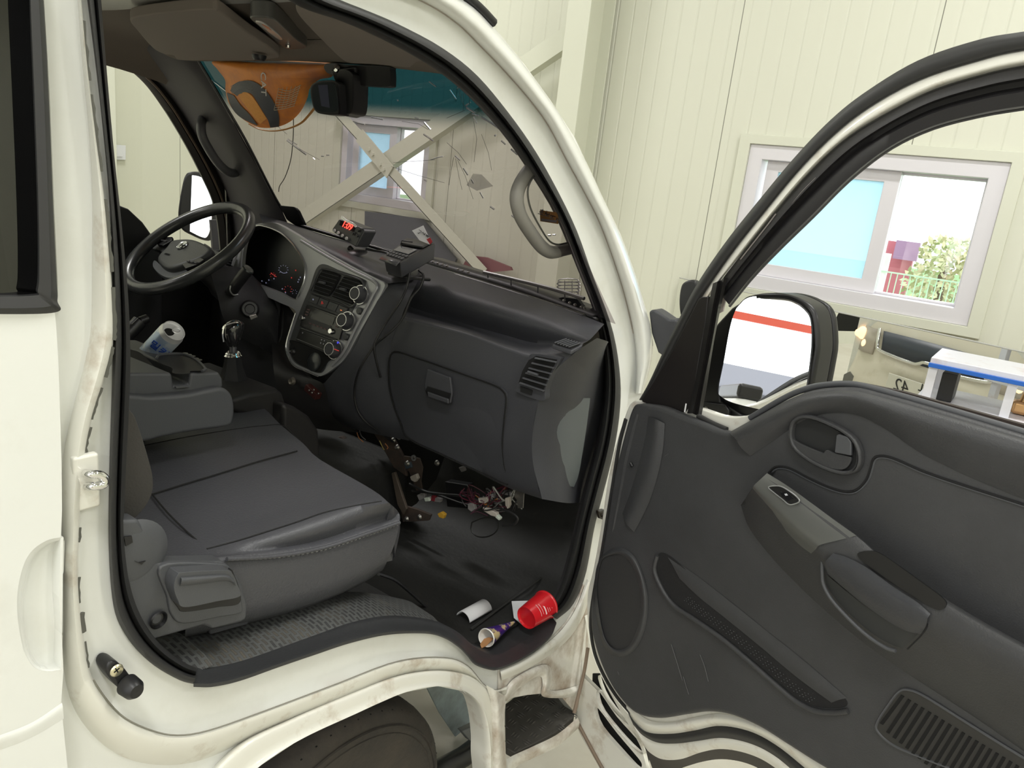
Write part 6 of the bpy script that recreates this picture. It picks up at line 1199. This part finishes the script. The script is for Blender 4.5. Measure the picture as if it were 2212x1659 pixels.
# body corner below the sill: folded dirty sheet metal
cnr = '1079,1446 1120,1428 1160,1404 1200,1372 1225,1345 1245,1310 1262,1262 1280,1300 1272,1380 1270,1440 1258,1500 1244,1542 1215,1508 1180,1498 1140,1502 1108,1508 1094,1516 1078,1490'
slab('corner_panel', T(BS, -.024, cnr), (-.006, 0, 0), WDIRT, TR, bevel=.002)
loft('corner_fold', [T(BS, -.022, '1085,1500 1105,1470 1140,1448 1170,1436 1188,1440 1192,1462 1188,1490 1215,1490 1250,1480'), T(BS, -.012, '1090,1508 1110,1480 1140,1460 1166,1448 1180,1452 1182,1470 1180,1496 1215,1500 1248,1492'), T(BS, -.022, '1096,1516 1115,1492 1142,1472 1160,1462 1170,1464 1172,1480 1172,1504 1215,1508 1246,1502')], WDIRT, TR, n=50, m=3, ang=80)
loft('sill_return', [T(BS, -.022, '1080,1446 1130,1424 1175,1394 1215,1358 1245,1312 1268,1250'), T(BS, -.012, '1082,1458 1132,1436 1180,1405 1222,1368 1252,1320 1274,1258'), T(BS, -.022, '1084,1470 1136,1447 1186,1416 1230,1378 1260,1330 1280,1268')], WMID, TR, n=40, m=3, ang=80)
tube('drain_tube', T(BS, -.005, '1270,1400 1262,1450 1250,1500 1240,1540'), .005, M('grimy_edge'), TR, n=16, k=8)
# arch post and step
loft('arch_post', [T(BS, .0, '1050,1480 1060,1520 1062,1580 1064,1700'), T(BS, .014, '1068,1490 1076,1530 1078,1590 1080,1700'), T(BS, .0, '1092,1504 1090,1560 1092,1626 1096,1700')], WDIRT, TR, n=24, m=4, ang=80)
def stepmat():
    m = bpy.data.materials.new('tread_plate'); m.use_nodes = True; N = m.node_tree.nodes; L = m.node_tree.links; b = N['Principled BSDF']
    b.inputs['Roughness'].default_value = .55; b.inputs['Base Color'].default_value = (.075, .07, .062, 1)
    return m
SM = stepmat()
zs = P(1160, 1570, BS, -.05).z
stp = S('1092,1520 1110,1506 1140,1498 1180,1494 1216,1506 1246,1512 1240,1548 1200,1582 1150,1608 1112,1626 1094,1616')
z_ = P(1180, 1600, BS, -.03).z
sto = [P(a, b, 'z', z_) for a, b in stp]
sp2 = slab('cab_step', sto, (0, 0, -.02), SM, TR, bevel=.003)
random.seed(3); vs = []; fs = []
c_ = sum(sto, V((0, 0, 0))) / len(sto)
for i in range(-5, 6):
    for j in range(-5, 6):
        for k in range(3):
            base = c_ + V((i * .036, j * .036, .0012)); h_ = (i + j) % 2
            o = V((k * .008 - .008, 0, 0)) if h_ else V((0, k * .008 - .008, 0)); L2 = V((0, .012, 0)) if h_ else V((.012, 0, 0)); W2 = V((.0022, 0, 0)) if h_ else V((0, .0022, 0))
            p0 = base + o
            xs = (CAM - p0).normalized()
            # inside test against step outline
            ins = False; n_ = len(sto)
            for q_ in range(n_):
                a_, b_ = sto[q_], sto[q_ - 1]
                if (a_.y > p0.y) != (b_.y > p0.y) and p0.x < (b_.x - a_.x) * (p0.y - a_.y) / (b_.y - a_.y) + a_.x: ins = not ins
            if not ins: continue
            b0_ = len(vs); vs += [p0 - L2 - W2 * 0, p0 + W2, p0 + L2, p0 - W2, p0 + V((0, 0, .003))]; fs += [(b0_, b0_ + 1, b0_ + 4), (b0_ + 1, b0_ + 2, b0_ + 4), (b0_ + 2, b0_ + 3, b0_ + 4), (b0_ + 3, b0_, b0_ + 4)]
if vs: mesh('tread_bars', vs, fs, SM, sp2, smooth=False)
loft('step_edge', [[P(a, b, 'z', z_ + .002) for a, b in S('1248,1550 1204,1586 1152,1612 1112,1630 1094,1640')], [P(a, b, 'z', z_ - .006) for a, b in S('1252,1560 1208,1597 1156,1624 1116,1642 1096,1660')], [P(a, b, 'z', z_ - .03) for a, b in S('1250,1572 1208,1610 1156,1636 1118,1655 1096,1680')]], WDIRT, TR, n=30, m=2, ang=80)
